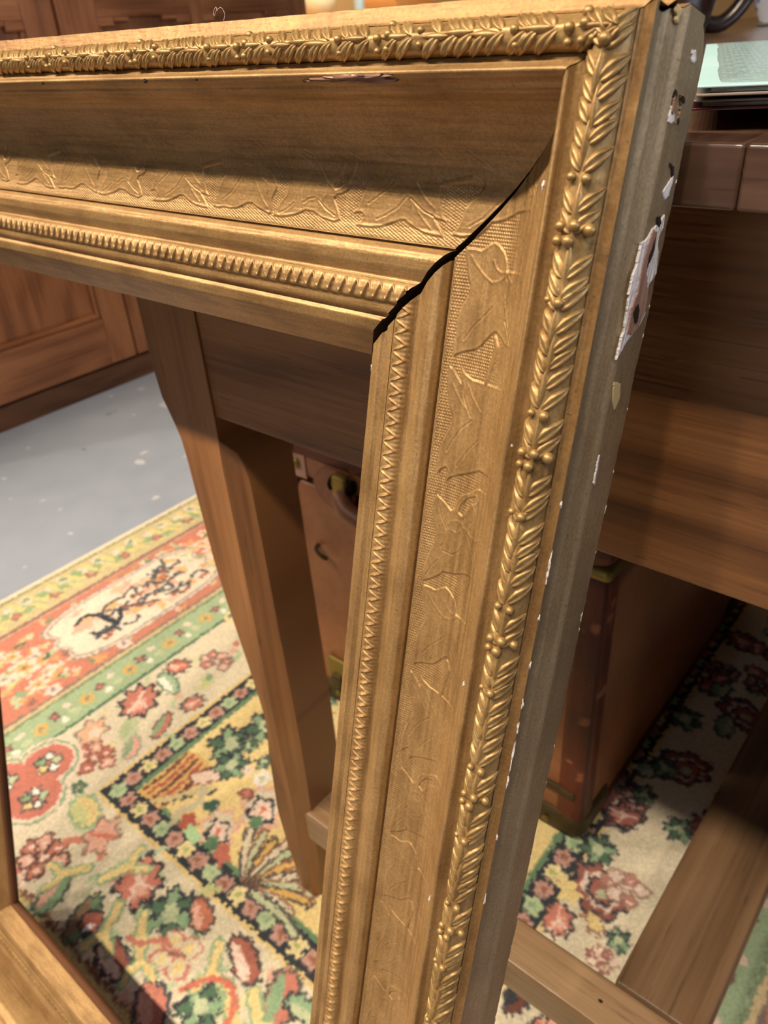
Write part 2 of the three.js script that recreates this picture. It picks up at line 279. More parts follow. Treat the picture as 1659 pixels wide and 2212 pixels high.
// --- chips: irregular flakes lying on a face. c(a, b) maps flake coordinates (along, across) to the frame
function flake(c, la, lb, seed, thick = .0004, n = 22) {
  const pts = []; for (let i = 0; i < n; i++) { const a = i / n * Math.PI * 2, r = .55 + .75 * hash2(i, seed, 3) * .6 + .2 * Math.sin(a * 3 + seed); pts.push([Math.cos(a) * la * r, Math.sin(a) * lb * r]); }
  const pos = [], idx = [], uv = [], ring = [[1, -.0002], [.93, thick], [.5, thick * 1.15]];
  ring.forEach(([k, h]) => pts.forEach(([a, b], i) => { pos.push(...c(a * k, b * k, h * (h > 0 ? .7 + .6 * hash2(i, seed, 7) : 1))); uv.push(a * k, b * k); }));
  pos.push(...c(0, 0, thick)); uv.push(0, 0); const top = pos.length / 3 - 1;
  for (let q = 0; q < 2; q++) for (let i = 0; i < n; i++) { const j = (i + 1) % n, a = q * n + i, b = q * n + j; idx.push(a, b, a + n, b, b + n, a + n); }
  for (let i = 0; i < n; i++) idx.push(2 * n + i, 2 * n + (i + 1) % n, top);
  const g = new THREE.BufferGeometry(); g.setAttribute('position', new THREE.Float32BufferAttribute(pos, 3)); g.setAttribute('uv', new THREE.Float32BufferAttribute(uv, 2)); g.setIndex(idx); g.computeVertexNormals(); return g;
}
const ragged = (s) => .0078 + Math.max(.0115 * (1 - Math.sqrt(clamp(1 - Math.pow(clamp(1 - s / .015), 2)))), .0006 + .0022 * (fbm(s * 190, 3.3, 41, 4) - .42) + .001 * (vnoise(s * 30, 1, 44) - .5));

function buildRail(side, name, fine, sFine, opts = {}) {
  const S = SIDES[side], rail = new THREE.Group(); rail.name = name; frame.add(rail);
  const A = 0, L = S.L, pieces = (key, mat, nm, step, sstep, h, rag) => {
    const run = PIECE[key].map(([w, t]) => [w - (opts.widen && t > .03 ? opts.widen * (1 - smooth(.002, .0052, w)) : 0), t]), P = section(run, step), geos = [];
    geos.push(strip(side, P, A, sFine, fine ? sstep : key === 'bead' ? .0009 : .0016, h, rag));
    if (sFine < L) geos.push(strip(side, section(run, Math.max(step, .0012)), sFine, L, key === 'bead' ? .0009 : key === 'cove' ? .0012 : .002, key === 'cove' ? coveRelief(opts.shift || 0, false) : h, rag));
    return add(nm, mergeGeometries(geos), mat, rail);
  };
  const wob = (s, w, k) => .00012 * (fbm(s * 60, k * 90, 17, 3) - .5);
  pieces('outer', opts.outer || gold, 'outer_moulding', .0009, .0007, wob, opts.rag);
  pieces('fillet', opts.ledge || goldRub, 'outer_fillet', .0008, .0007, (s, w, k) => .0003 * (fbm(s * 260, k * 300, 27, 3) - .5));
  add('leaf_moulding', mergeGeometries([strip(side, torSection, A, sFine, fine ? .0006 : .002, torRelief), ...(sFine < L ? [strip(side, torSection, sFine, L, .002, null)] : [])]), goldLeafy, rail);
  pieces('lip', gold, 'inner_fillet', .0007, .0008, wob);
  pieces('cove', gold, 'cove_panel', fine ? .00026 : .0012, fine || .0016, coveRelief(opts.shift || 0, !!fine));
  pieces('hump', gold, 'rounded_moulding', .0006, .0008, wob);
  pieces('bead', gold, 'zigzag_moulding', fine ? .00022 : .0006, fine ? .00028 : .0009, beadRelief);
  pieces('sight', gold, 'sight_edge', .0012, .0008, (s, w, k) => w > .1113 ? 0 : wob(s, w, k));
  { // flat wooden back and the two mitred end faces
    add('back', gridGeo(1, 1, (i, j) => { const w = j ? INNER : .004; return S.map(i ? L - w : S.end0(w), w, 0); }, !S.flip), rawWood, rail);
    const sh = new THREE.Shape([...PIECE.outer, ...PIECE.fillet.slice(1), ...torSection.filter((p, i) => i % 2), ...PIECE.lip, ...PIECE.cove.slice(1), ...PIECE.hump.slice(1), ...PIECE.bead.slice(1), ...PIECE.sight.slice(1)].map(([w, t]) => new THREE.Vector2(w, t))), sg = new THREE.ShapeGeometry(sh), p = sg.attributes.position;
    for (const e of [0, 1]) { const g = sg.clone(), q = g.attributes.position; for (let i = 0; i < p.count; i++) { const w = p.getX(i), t = p.getY(i); q.setXYZ(i, ...S.map(e ? L - w : S.end0(w), w, t)); } g.computeVertexNormals(); add('mitre_face', g, endGrain, rail); }
    endGrain.side = THREE.DoubleSide;
  }
  return rail;
}
const rightRail = buildRail('right', 'right_stile', .00028, .46, { outer: bronze, rag: ragged, shift: 0 });
const topRail = buildRail('top', 'top_rail', .00034, .41, { shift: -330, widen: .0024 });
const leftRail = buildRail('left', 'left_stile', 0, HT, {});
const bottomRail = buildRail('bottom', 'bottom_rail', 0, W, {});
for (const [side, rail] of [['left', leftRail], ['bottom', bottomRail]]) {   // a plain wooden slip behind the sight edge
  const S = SIDES[side]; add('wooden_slip', strip(side, [[.1117, .0062], [.1172, .0062], [.1172, .0002], [.1112, .0002]], 0, S.L, .02, null), slipWood, rail);
}
sprays('right', rightRail, -1, .0577, .40, 172);
sprays('top', topRail, 1, .018, .38, 126);
sprays('left', leftRail, -1, .0577, 0, 0); sprays('bottom', bottomRail, 1, .018, 0, 0);
{ // the sprung top rail has dropped at the right: turned a little about its outer corner
  const a = -.006, c = new THREE.Vector3(FRAME.right, HT, 0); topRail.rotation.z = a; topRail.position.copy(c).sub(c.clone().applyAxisAngle(new THREE.Vector3(0, 0, 1), a));
}
{ // damage
  const onSide = (s0, t0) => (a, b, h) => SIDES.right.map(s0 + a, -h, Math.max(.0002, t0 + b));           // outer side of the right stile
  const side = (nm, mat, s, t, la, lb, seed, th) => add(nm, flake(onSide(s, t), la, lb, seed, th, 26), mat, rightRail);
  const patchOn = (nm, mat, pts, h0, h1) => {                           // a flake with a traced outline: [along, up from the back], 0.1 mm
    const out = []; pts.forEach(([a, b], i) => { const [c, d] = pts[(i + 1) % pts.length], n = Math.max(2, Math.round(Math.hypot(c - a, d - b) / 5)); for (let k = 0; k < n; k++) out.push(new THREE.Vector2(lerp(a, c, k / n) * 1e-4 + .0004 * (hash2(i * 31 + k, a, 3) - .5), lerp(b, d, k / n) * 1e-4 + .0004 * (hash2(i * 31 + k, b, 4) - .5))); });
    const sh = new THREE.Shape(out);
    const g = new THREE.ExtrudeGeometry(sh, { depth: h1 - h0, bevelEnabled: true, bevelThickness: .00015, bevelSize: .00015, bevelSegments: 1 }), p = g.attributes.position, n = p.count;
    for (let i = 0; i < n; i++) { const a = p.getX(i), b = p.getY(i), h = p.getZ(i) + h0; p.setXYZ(i, ...SIDES.right.map(a, -h, b)); }
    for (let i = 0; i < n; i += 3) { const v = [p.getX(i), p.getY(i), p.getZ(i)], u = g.attributes.uv; p.setXYZ(i, p.getX(i + 1), p.getY(i + 1), p.getZ(i + 1)); p.setXYZ(i + 1, ...v); const q = [u.getX(i), u.getY(i)]; u.setXY(i, u.getX(i + 1), u.getY(i + 1)); u.setXY(i + 1, ...q); }
    g.computeVertexNormals(); return add(nm, g, mat, rightRail);
  };
  patchOn('bare_gesso', gesso, [[498, 131], [529, 120], [559, 140], [582, 134], [602, 113], [632, 108], [659, 97], [693, 139], [729, 135], [776, 116], [807, 140], [831, 177], [851, 214], [877, 239], [902, 262], [838, 258], [824, 250], [757, 258], [722, 262], [716, 270], [667, 268], [644, 256], [581, 255], [568, 220], [541, 196], [519, 152]], -.0002, .0003);
  patchOn('bare_wood', rotWood, [[544, 194], [546, 169], [580, 164], [609, 163], [633, 182], [657, 185], [699, 152], [760, 125], [818, 167], [833, 200], [825, 235], [758, 240], [714, 217], [634, 222], [582, 212]], .0003, .0007);
  patchOn('worm_hole', darkHole, [[747, 198], [765, 184], [796, 179], [802, 196], [774, 220], [753, 215]], .0008, .0009);
  patchOn('worm_hole', darkHole, [[560, 176], [590, 168], [612, 176], [640, 190], [618, 194], [585, 184]], .0008, .0009);
  patchOn('worm_hole', darkHole, [[503, 168], [520, 150], [531, 158], [522, 176], [508, 182]], .0004, .0006);
  patchOn('bare_gesso', gesso, [[392, 124], [412, 120], [429, 128], [443, 126], [456, 149], [439, 176], [417, 149]], -.0002, .0002);
  patchOn('worm_hole', darkHole, [[365, 165], [371, 132], [392, 122], [394, 134], [376, 150], [372, 165]], -.0001, .0002);
  patchOn('bare_gesso', gesso, [[237, 242], [243, 236], [252, 213], [263, 206], [273, 224], [271, 243], [257, 244]], -.0002, .0003);
  patchOn('bare_wood', rotWood, [[227, 240], [209, 240], [232, 226], [252, 230], [248, 241]], .0003, .0006);
  patchOn('worm_hole', darkHole, [[205, 243], [196, 235], [207, 220], [216, 230], [212, 243]], -.0001, .0004);
  patchOn('bare_wood', bronze, [[201, 200], [199, 171], [217, 162], [223, 170], [240, 154], [264, 166], [266, 192], [246, 178], [222, 179]], -.0002, .0004);
  patchOn('worm_hole', darkHole, [[201, 196], [203, 176], [214, 168], [217, 178], [210, 194]], .0004, .0007); patchOn('worm_hole', darkHole, [[256, 186], [262, 172], [266, 190]], .0004, .0007);
  patchOn('bare_gesso', gesso, [[92, 178], [88, 153], [107, 139], [115, 150], [114, 166]], -.0002, .0002);
  patchOn('cream_patch', creamPaint, [[973, 243], [984, 193], [1029, 177], [1063, 195], [1024, 228]], -.0002, .0002);
  patchOn('gesso_chip', gesso, [[1203, 243], [1240, 243], [1294, 242], [1298, 231], [1246, 234], [1205, 238]], -.0002, .0002);
  for (const [s, l, b] of [[.0405, .0009, .0005], [.0755, .0008, .0003], [.0845, .001, .0005], [.1075, .0006, .0002], [.1285, .0007, .0003], [.1418, .0022, .0005], [.1575, .0008, .0003], [.182, .0026, .001], [.1875, .0012, .0004], [.238, .0014, .0004], [.255, .0007, .0003], [.292, .0009, .0004], [.325, .0009, .0006], [.342, .0005, .0003], [.366, .0006, .0004]]) side('gesso_chip', gesso, s, ragged(s) + b * .9, l * .8, b * .7, 40 + Math.round(s * 999), .00012);
  for (const [s, l] of [[.153, .0042], [.1575, .003], [.1725, .0014], [.19, .0018], [.205, .0026], [.2145, .003], [.2265, .008], [.237, .0035], [.262, .002], [.292, .003], [.1335, .0015]])
    add('gesso_chip', flake((a, b, h) => SIDES.right.map(s + a, .0019 + b * .7 - h * .4, .0405 + h * .6 + b * .5), l, .0005, 90 + Math.round(s * 999), .0003), gesso, rightRail);
  add('bare_gesso', flake((a, b, h) => SIDES.right.map(.0032 + a, .0014 - h, .0285 + b), .0026, .0024, 71, .0004), creamPaint, rightRail);
  for (const [s, w, t, l] of [[.046, .0229, .0443, .0018], [.118, .0178, .0476, .001], [.206, .0229, .0443, .0014], [.113, .1005, .0155, .0018], [.305, .0229, .0443, .002]])
    add('gesso_chip', flake((a, b, h) => SIDES.right.map(s + a, w + b, t + h), l, .0004, 120 + Math.round(s * 999), .0004), gesso, rightRail);
  add('bare_wood', flake((a, b, h) => SIDES.top.map(.092 + a, .0200 + b * .6 + h * .75, .0482 - b * .8 + h * .65), .0215, .0017, 33, .0006, 40), rotWood, topRail);
  for (const [s, r] of [[.274, .0011], [.198, .0012], [.167, .0006]]) add('worm_hole', flake((a, b, h) => SIDES.top.map(s + a, .0196 + b, .0491 + h), r, r * .7, 60 + Math.round(s * 99), .0003), darkHole, topRail);
}

// ---------------------------------------------------------------- THE TABLE
const table = thing('table', 'heavy brown oak table with low stretchers, standing behind the gilt frame', 'table');
const TOP = .7665, FZ = -.248, AZ = -.298;
{
  const boards = [[-.78, -.43], [-.43, -.075], [-.075, .2], [.2, .46]];
  for (const [a, b] of boards) { const m = span('plank', a + .0001, b - .0001, TOP - .0185, TOP, -3.6, FZ, oakTop, table, 2, .0014); }
  span('apron', -.424, .296, .574, TOP - .0185, AZ - .024, AZ - .002, oak, table, 0, .002);
  span('apron', -.424, .296, .574, TOP - .0185, -3.5, -3.476, oak, table, 0, .002);
  span('side_apron', -.47, -.448, .6, TOP - .0185, -3.47, AZ - .03, oak, table, 2, .002);
  span('side_apron', .32, .342, .6, TOP - .0185, -3.47, AZ - .03, oak, table, 2, .002);
  // leg: square block on top, chamfered and tapering below. Section at height y, front face at z = 0
  const key = [ // y, left x, chamfer start x, right x, chamfer depth
    [0, -.432, -.412, -.404, .009], [.03, -.436, -.414, -.405, .010], [.07, -.443, -.416, -.406, .011], [.12, -.4475, -.418, -.407, .0125], [.2, -.443, -.419, -.406, .0133], [.26, -.4365, -.420, -.406, .0133],
    [.44, -.463, -.4222, -.409, .0133], [.52, -.468, -.4228, -.4098, .0125], [.542, -.4695, -.423, -.412, .010], [.556, -.474, -.4215, -.4215, .0006], [.578, -.4835, -.421, -.421, .0005], [.6, -.4858, -.421, -.421, .0005], [TOP - .0185, -.4885, -.421, -.421, .0005]];
  const at = (y) => { let i = 0; while (i < key.length - 2 && key[i + 1][0] < y) i++; const t = smooth(0, 1, (y - key[i][0]) / (key[i + 1][0] - key[i][0])) * .4 + .6 * clamp((y - key[i][0]) / (key[i + 1][0] - key[i][0])); return key[i].map((v, k) => lerp(v, key[i + 1][k], t)); };
  const D = .06, n = 70, H = TOP - .0185;
  const ringAt = (y) => { const [, l, c, r, d] = at(y); return [[l + .002, 0], [c, 0], [r, -d], [r, -D + .002], [r - .002, -D], [l + .002, -D], [l, -D + .002], [l, -.002]]; };
  const geos = []; for (let e = 0; e < 8; e++) geos.push(gridGeo(n, 1, (i, j) => { const y = H * i / n, p = ringAt(y)[(e + j) % 8]; return [p[0], y, p[1]]; }, false, (i, j) => { const p = ringAt(H * i / n)[(e + j) % 8]; return [H * i / n, (e < 3 || e > 5 ? p[0] : p[1]) + e * .13]; }));
  const cap = (y, f) => { const R = ringAt(y), g = new THREE.BufferGeometry(), pos = [], idx = []; R.forEach((p) => pos.push(p[0], y, p[1])); for (let i = 1; i < 7; i++) f ? idx.push(0, i, i + 1) : idx.push(0, i + 1, i); g.setAttribute('position', new THREE.Float32BufferAttribute(pos, 3)); g.setAttribute('uv', new THREE.Float32BufferAttribute(R.flat(), 2)); g.setIndex(idx); g.computeVertexNormals(); return g; };
  const legGeo = mergeGeometries([...geos, cap(0, false), cap(H, true)]);
  const cx = -.064; // the table is symmetric about this line
  const mirror = (g, mx, mz) => { const q = g.clone(), p = q.attributes.position; for (let i = 0; i < p.count; i++) p.setXYZ(i, mx ? 2 * cx - p.getX(i) : p.getX(i), p.getY(i), mz ? -p.getZ(i) : p.getZ(i)); if (mx !== mz) { const id = q.index.array; for (let i = 0; i < id.length; i += 3) { const t = id[i]; id[i] = id[i + 1]; id[i + 1] = t; } } q.computeVertexNormals(); return q; };
  for (const [mx, z] of [[0, AZ], [1, AZ], [0, -3.5], [1, -3.5]]) add('leg', mirror(legGeo, mx, z < -2), oak, table).position.z = z;
  const pale = wood(woodTexture(71, [96, 72, 50], [142, 112, 82], [170, 142, 110], 7), 0.34);
  const walnut = wood(woodTexture(75, [58, 42, 28], [104, 79, 56], [134, 108, 82], 7), 0.4);
  span('stretcher', -.412, .284, .095, .136, -.344, -.304, pale, table, 0, .004);
  span('stretcher', -.412, .284, .095, .136, -3.494, -3.454, pale, table, 0, .004);
  span('long_stretcher', -.096, -.024, .098, .135, -3.454, -.344, walnut, table, 2, .004);
  add('knot', new THREE.SphereGeometry(.004, 10, 6), darkHole, table).position.set(-.098, .1335, -.3235);
  table.children[table.children.length - 1].scale.set(1.3, .7, .9);
  span('back_ledge', -.78, .46, TOP + .0003, TOP + .075, -3.595, -3.555, oakTop, table, 0, .003);
}

// ---------------------------------------------------------------- ON THE TABLE: sleeves, jug, vase
const mint = new THREE.MeshPhysicalMaterial({ map: texture(512, 512, (x, y) => { const u = x / 512, v = y / 512, n = fbm(u * 6, v * 6, 301, 4), r = smooth(.40, .43, Math.hypot(u - .47, (v - .5))), ed = Math.min(u, v, 1 - u, 1 - v) < .05 ? 10 : 0; const c = mix3([146, 204, 208], [176, 220, 226], n); return [c[0] + r * 8 + ed, c[1] + r * 2 + ed * .3, c[2] + r * 2 + ed * .4]; }), roughness: .45 });
const clearFilm = new THREE.MeshPhysicalMaterial({ color: 0xffffff, roughness: .12, transmission: 1, thickness: 0, ior: 1.45, side: THREE.DoubleSide, bumpMap: giltBump, bumpScale: .0002 });
const sleeveEdge = new THREE.MeshStandardMaterial({ color: 0x8d7f78, roughness: .6 }), maroon = new THREE.MeshPhysicalMaterial({ color: 0x571d2a, roughness: .35, clearcoat: .6, clearcoatRoughness: .15 }), greyCover = new THREE.MeshPhysicalMaterial({ color: 0x77706c, roughness: .3, clearcoat: .8, clearcoatRoughness: .12 });
function sleeve(label, pos, turn, mats) {
  const t = thing('record_sleeve', label, 'record sleeve', pos); t.rotation.y = turn;
  const S = .315;
  span('cover', 0, S, .0004, .0012, -S, 0, mats[2], t, 0, .0003); span('insert', .004, S - .002, .0013, .0026, -S + .004, -.0015, sleeveEdge, t, 0, .0004); span('cover', 0, S, .0027, .0034, -S, 0, mats[0], t, 0, .0003);
  const f = gridGeo(24, 24, (i, j) => { const x = -.003 + (S + .006) * i / 24, z = .003 - (S + .006) * j / 24, e = Math.min(i, j, 24 - i, 24 - j) ? .0038 + .0006 * fbm(i * .4, j * .4, 9 + turn * 10, 2) : .0018; return [x, e, z]; });
  add('plastic_film', f, clearFilm, t);
  return t;
}
{ const f = thing('folder', 'thin black folder lying flat on the table, lowest below the square sleeves', 'folder', [-.13, TOP, -.335]); f.rotation.y = .345;
  span('cover', 0, .3, .0003, .0052, -.28, 0, new THREE.MeshStandardMaterial({ color: 0x14100e, roughness: .7 }), f, 0, .0008); span('spine', .02, .29, .0008, .0047, .0002, .003, darkHole, f, 0, .001); }
sleeve('dark glossy flat square sleeve lying under the mint green one on the table', [-.1, TOP + .0056, -.268], .33, [greyCover, 0, maroon]);
{ const t = sleeve('mint green square sleeve in clear plastic film, topmost of two on the table', [-.097, TOP + .0097, -.265], .345, [mint, 0, sleeveEdge]);
  add('tape', gridGeo(1, 4, (i, j) => [.022 + .007 * i, [.0048, .0046, .0045, .0005, -.001][j], [-.05, -.02, .002, .0045, .005][j]]), new THREE.MeshPhysicalMaterial({ color: 0xe8f0ee, roughness: .3, transmission: .6, thickness: 0, side: THREE.DoubleSide }), t); }
{
  const dark = new THREE.MeshPhysicalMaterial({ map: texture(256, 256, (x, y) => mix3([24, 12, 12], [74, 48, 40], Math.pow(fbm(x / 20, y / 20, 411, 4, 12.8, 12.8), 2.2))), roughness: .3, clearcoat: .7, clearcoatRoughness: .2 });
  const t = thing('jug', 'dark brown glazed jug with a curved handle, on the table behind the sleeves', 'jug', [-.49, TOP, -1.18]);
  const prof = [[0, .001], [.052, .001], [.056, .004], [.0565, .012], [.062, .03], [.068, .06], [.07, .09], [.066, .125], [.052, .15], [.044, .165], [.043, .185], [.047, .195], [.0455, .1955], [.0405, .184], [.0415, .165], [.049, .15], [.063, .124], [.067, .09], [.06, .03], [.05, .008], [0, .006]].map(([x, y]) => new THREE.Vector2(x, y));
  add('body', new THREE.LatheGeometry(prof, 48), dark, t);
  const dir = new THREE.Vector3(.77, 0, -.64), pt = (r, y) => dir.clone().multiplyScalar(r).setY(y);
  add('handle', new THREE.TubeGeometry(new THREE.CatmullRomCurve3([pt(.058, .012), pt(.078, .012), pt(.1, .03), pt(.114, .06), pt(.116, .1), pt(.1, .135), pt(.07, .15), pt(.05, .15)]), 40, .0105, 12), dark, t);
  const lid = add('lid', new THREE.SphereGeometry(.043, 24, 10, 0, Math.PI * 2, 0, Math.PI / 2), dark, t); lid.scale.y = .4; lid.position.y = .192;
}
{
  const blue = new THREE.MeshPhysicalMaterial({ map: texture(256, 256, (x, y) => { const n = fbm(x / 24, y / 16, 511, 3, 10.67, 16); return n > .58 ? [92, 118, 178] : n > .53 ? [150, 172, 214] : [206, 216, 236]; }), roughness: .25, clearcoat: .8, clearcoatRoughness: .1 });
  const t = thing('vase', 'blue and white glazed vase on the table, right of the dark jug', 'vase', [-.43, TOP, -1.51]);
  const prof = [[0, .001], [.036, .001], [.038, .004], [.038, .01], [.05, .035], [.062, .07], [.064, .1], [.054, .14], [.034, .17], [.026, .19], [.032, .21], [.0305, .2105], [.024, .19], [.032, .17], [.06, .1], [.034, .012], [0, .008]].map(([x, y]) => new THREE.Vector2(x, y));
  add('body', new THREE.LatheGeometry(prof.map((p) => new THREE.Vector2(p.x * 1.0, p.y)), 48), blue, t);
  add('foot_ring', new THREE.TorusGeometry(.036, .003, 8, 40).rotateX(Math.PI / 2).translate(0, .0032, 0), new THREE.MeshStandardMaterial({ color: 0x6a675f, roughness: .7 }), t);
}

// ---------------------------------------------------------------- THE TRUNK under the table
{
  const hide = (seed, a, b) => texture(512, 512, (x, y) => { const n = fbm(x / 40, y / 40, seed, 5, 12.8, 12.8), s = vnoise(x / 3, y / 3, seed + 9, 171, 171); const c = mix3(a, b, n); const k = 1 + (s - .5) * .1; return [c[0] * k, c[1] * k, c[2] * k]; });
  const leather = new THREE.MeshPhysicalMaterial({ map: hide(611, [118, 72, 42], [156, 102, 66]), roughness: .5, bumpMap: giltBump, bumpScale: .0003, clearcoat: .15, clearcoatRoughness: .4 });
  const binding = new THREE.MeshStandardMaterial({ map: texture(512, 512, (x, y) => { const n = fbm(x / 30, y / 60, 631, 5, 17, 8.5), w = fbm(x / 9, y / 12, 641, 3, 57, 43); let c = mix3([58, 22, 12], [122, 56, 30], n); if (w > .7) c = mix3(c, [150, 92, 60], smooth(.7, .8, w)); return c; }), roughness: .55, bumpMap: giltBump, bumpScale: .0008 });
  const brass = new THREE.MeshStandardMaterial({ color: 0x8f7c42, metalness: .8, roughness: .45, bumpMap: giltBump, bumpScale: .0004 }), oldBrass = new THREE.MeshStandardMaterial({ color: 0x4d4128, metalness: .6, roughness: .5, bumpMap: giltBump, bumpScale: .0008 }), strap = new THREE.MeshStandardMaterial({ map: hide(651, [104, 62, 42], [140, 94, 68]), roughness: .5 });
  const t = thing('trunk', 'brown leather travelling trunk with bound edges and brass corners, under the table', 'trunk');
  const x0 = -.635, x1 = -.215, y0 = .004, y1 = .408, z0 = -1.06, z1 = -.528;
  span('body', x0, x1, y0, y1 - .05, z0, z1, leather, t, 0, .012); span('lid', x0, x1, y1 - .048, y1, z0, z1, leather, t, 0, .012);
  const b = .034;
  for (const [x, z] of [[x1, z1], [x0, z1], [x1, z0], [x0, z0]]) { const sx = x === x1 ? -1 : 1, sz = z === z1 ? -1 : 1; span('edge_binding', Math.min(x - sx * .003, x + sx * b), Math.max(x - sx * .003, x + sx * b), y0 + .01, y1 - .03, Math.min(z - sz * .003, z + sz * b), Math.max(z - sz * .003, z + sz * b), binding, t, 1, .014); }
  for (const z of [z1, z0]) for (const y of [y0, y1]) { const sz = z === z1 ? -1 : 1, sy = y === y0 ? 1 : -1; span('edge_binding', x0 + .02, x1 - .02, Math.min(y, y + sy * .018), Math.max(y, y + sy * .018), Math.min(z - sz * .0025, z + sz * .02), Math.max(z - sz * .0025, z + sz * .02), binding, t, 0, .007); }
  for (const x of [x1, x0]) for (const y of [y0, y1]) { const sx = x === x1 ? -1 : 1, sy = y === y0 ? 1 : -1; span('edge_binding', Math.min(x - sx * .0025, x + sx * .02), Math.max(x - sx * .0025, x + sx * .02), Math.min(y, y + sy * .018), Math.max(y, y + sy * .018), z0 + .02, z1 - .02, binding, t, 2, .007); }
  for (const [x, z] of [[x1, z1], [x0, z1], [x1, z0], [x0, z0]]) {
    const sx = x === x1 ? -1 : 1, sz = z === z1 ? -1 : 1;
    const bx = (nm, ext, ya, yb, mat, r) => span(nm, Math.min(x - sx * .006, x + sx * ext), Math.max(x - sx * .006, x + sx * ext), ya, yb, Math.min(z - sz * .006, z + sz * ext), Math.max(z - sz * .006, z + sz * ext), mat, t, 0, r);
    bx('corner_cap', .075, .0005, .046, oldBrass, .018); bx('corner_ring', .04, y1 - .034, y1 - .02, brass, .008); bx('corner_cap', .036, y1 - .018, y1 + .004, binding, .012);
    for (const [dx, dy] of [[.06, .03], [.038, .022]]) { const s = add('stud', new THREE.SphereGeometry(.0045, 10, 8), brass, t); s.position.set(x + sx * dx, dy, z - sz * .0075); s.scale.z = .5; }
  }
  // clasp bar low on the front, near the right corner
  const cl = span('clasp', -.285, -.222, .072, .082, z1 - .001, z1 + .006, oldBrass, t, 0, .003); const st = add('stud', new THREE.SphereGeometry(.005, 10, 8), brass, t); st.position.set(-.276, .077, z1 + .0065); st.scale.z = .5;
  // handle with its loops, locks
  const cxh = -.43, hy = .366;
  for (const sg of [-1, 1]) {
    const tab = add('handle_tab', new THREE.CylinderGeometry(.026, .026, .006, 28).rotateX(Math.PI / 2), strap, t); tab.scale.set(1.15, 1, 1); tab.position.set(cxh + sg * .112, hy, z1 + .003);
    span('handle_loop', cxh + sg * .094 - .011, cxh + sg * .094 + .011, hy - .028, hy + .026, z1 + .003, z1 + .016, brass, t, 0, .005);
    for (const d of [-.013, .013]) { const r = add('loop_ring', new THREE.TorusGeometry(.0075, .0022, 8, 20), darkHole, t); r.position.set(cxh + sg * .094 + d, hy + .012, z1 + .008); r.rotation.y = Math.PI / 2; }
  }
  add('handle', new THREE.TubeGeometry(new THREE.CatmullRomCurve3([new THREE.Vector3(cxh - .094, hy, z1 + .014), new THREE.Vector3(cxh - .07, hy - .006, z1 + .026), new THREE.Vector3(cxh, hy - .012, z1 + .03), new THREE.Vector3(cxh + .07, hy - .006, z1 + .026), new THREE.Vector3(cxh + .094, hy, z1 + .014)]), 30, .011, 12), strap, t);
  for (const x of [-.572, -.30]) { span('lock', x - .018, x + .018, .055, .092, z1, z1 + .008, brass, t, 0, .004); span('lock_hasp', x - .009, x + .009, .045, .066, z1 + .004, z1 + .013, oldBrass, t, 0, .003); }
  span('label_strip', -.618, -.588, .362, .4, z1 - .0002, z1 + .0012, new THREE.MeshStandardMaterial({ color: 0xb08a7c, roughness: .6 }), t, 0, .0005);
  const k = add('hook', new THREE.TubeGeometry(new THREE.CatmullRomCurve3([new THREE.Vector3(-.585, .27, z1), new THREE.Vector3(-.578, .272, z1 + .01), new THREE.Vector3(-.57, .268, z1 + .012), new THREE.Vector3(-.566, .26, z1 + .006)]), 16, .0028, 8), oldBrass, t);
}

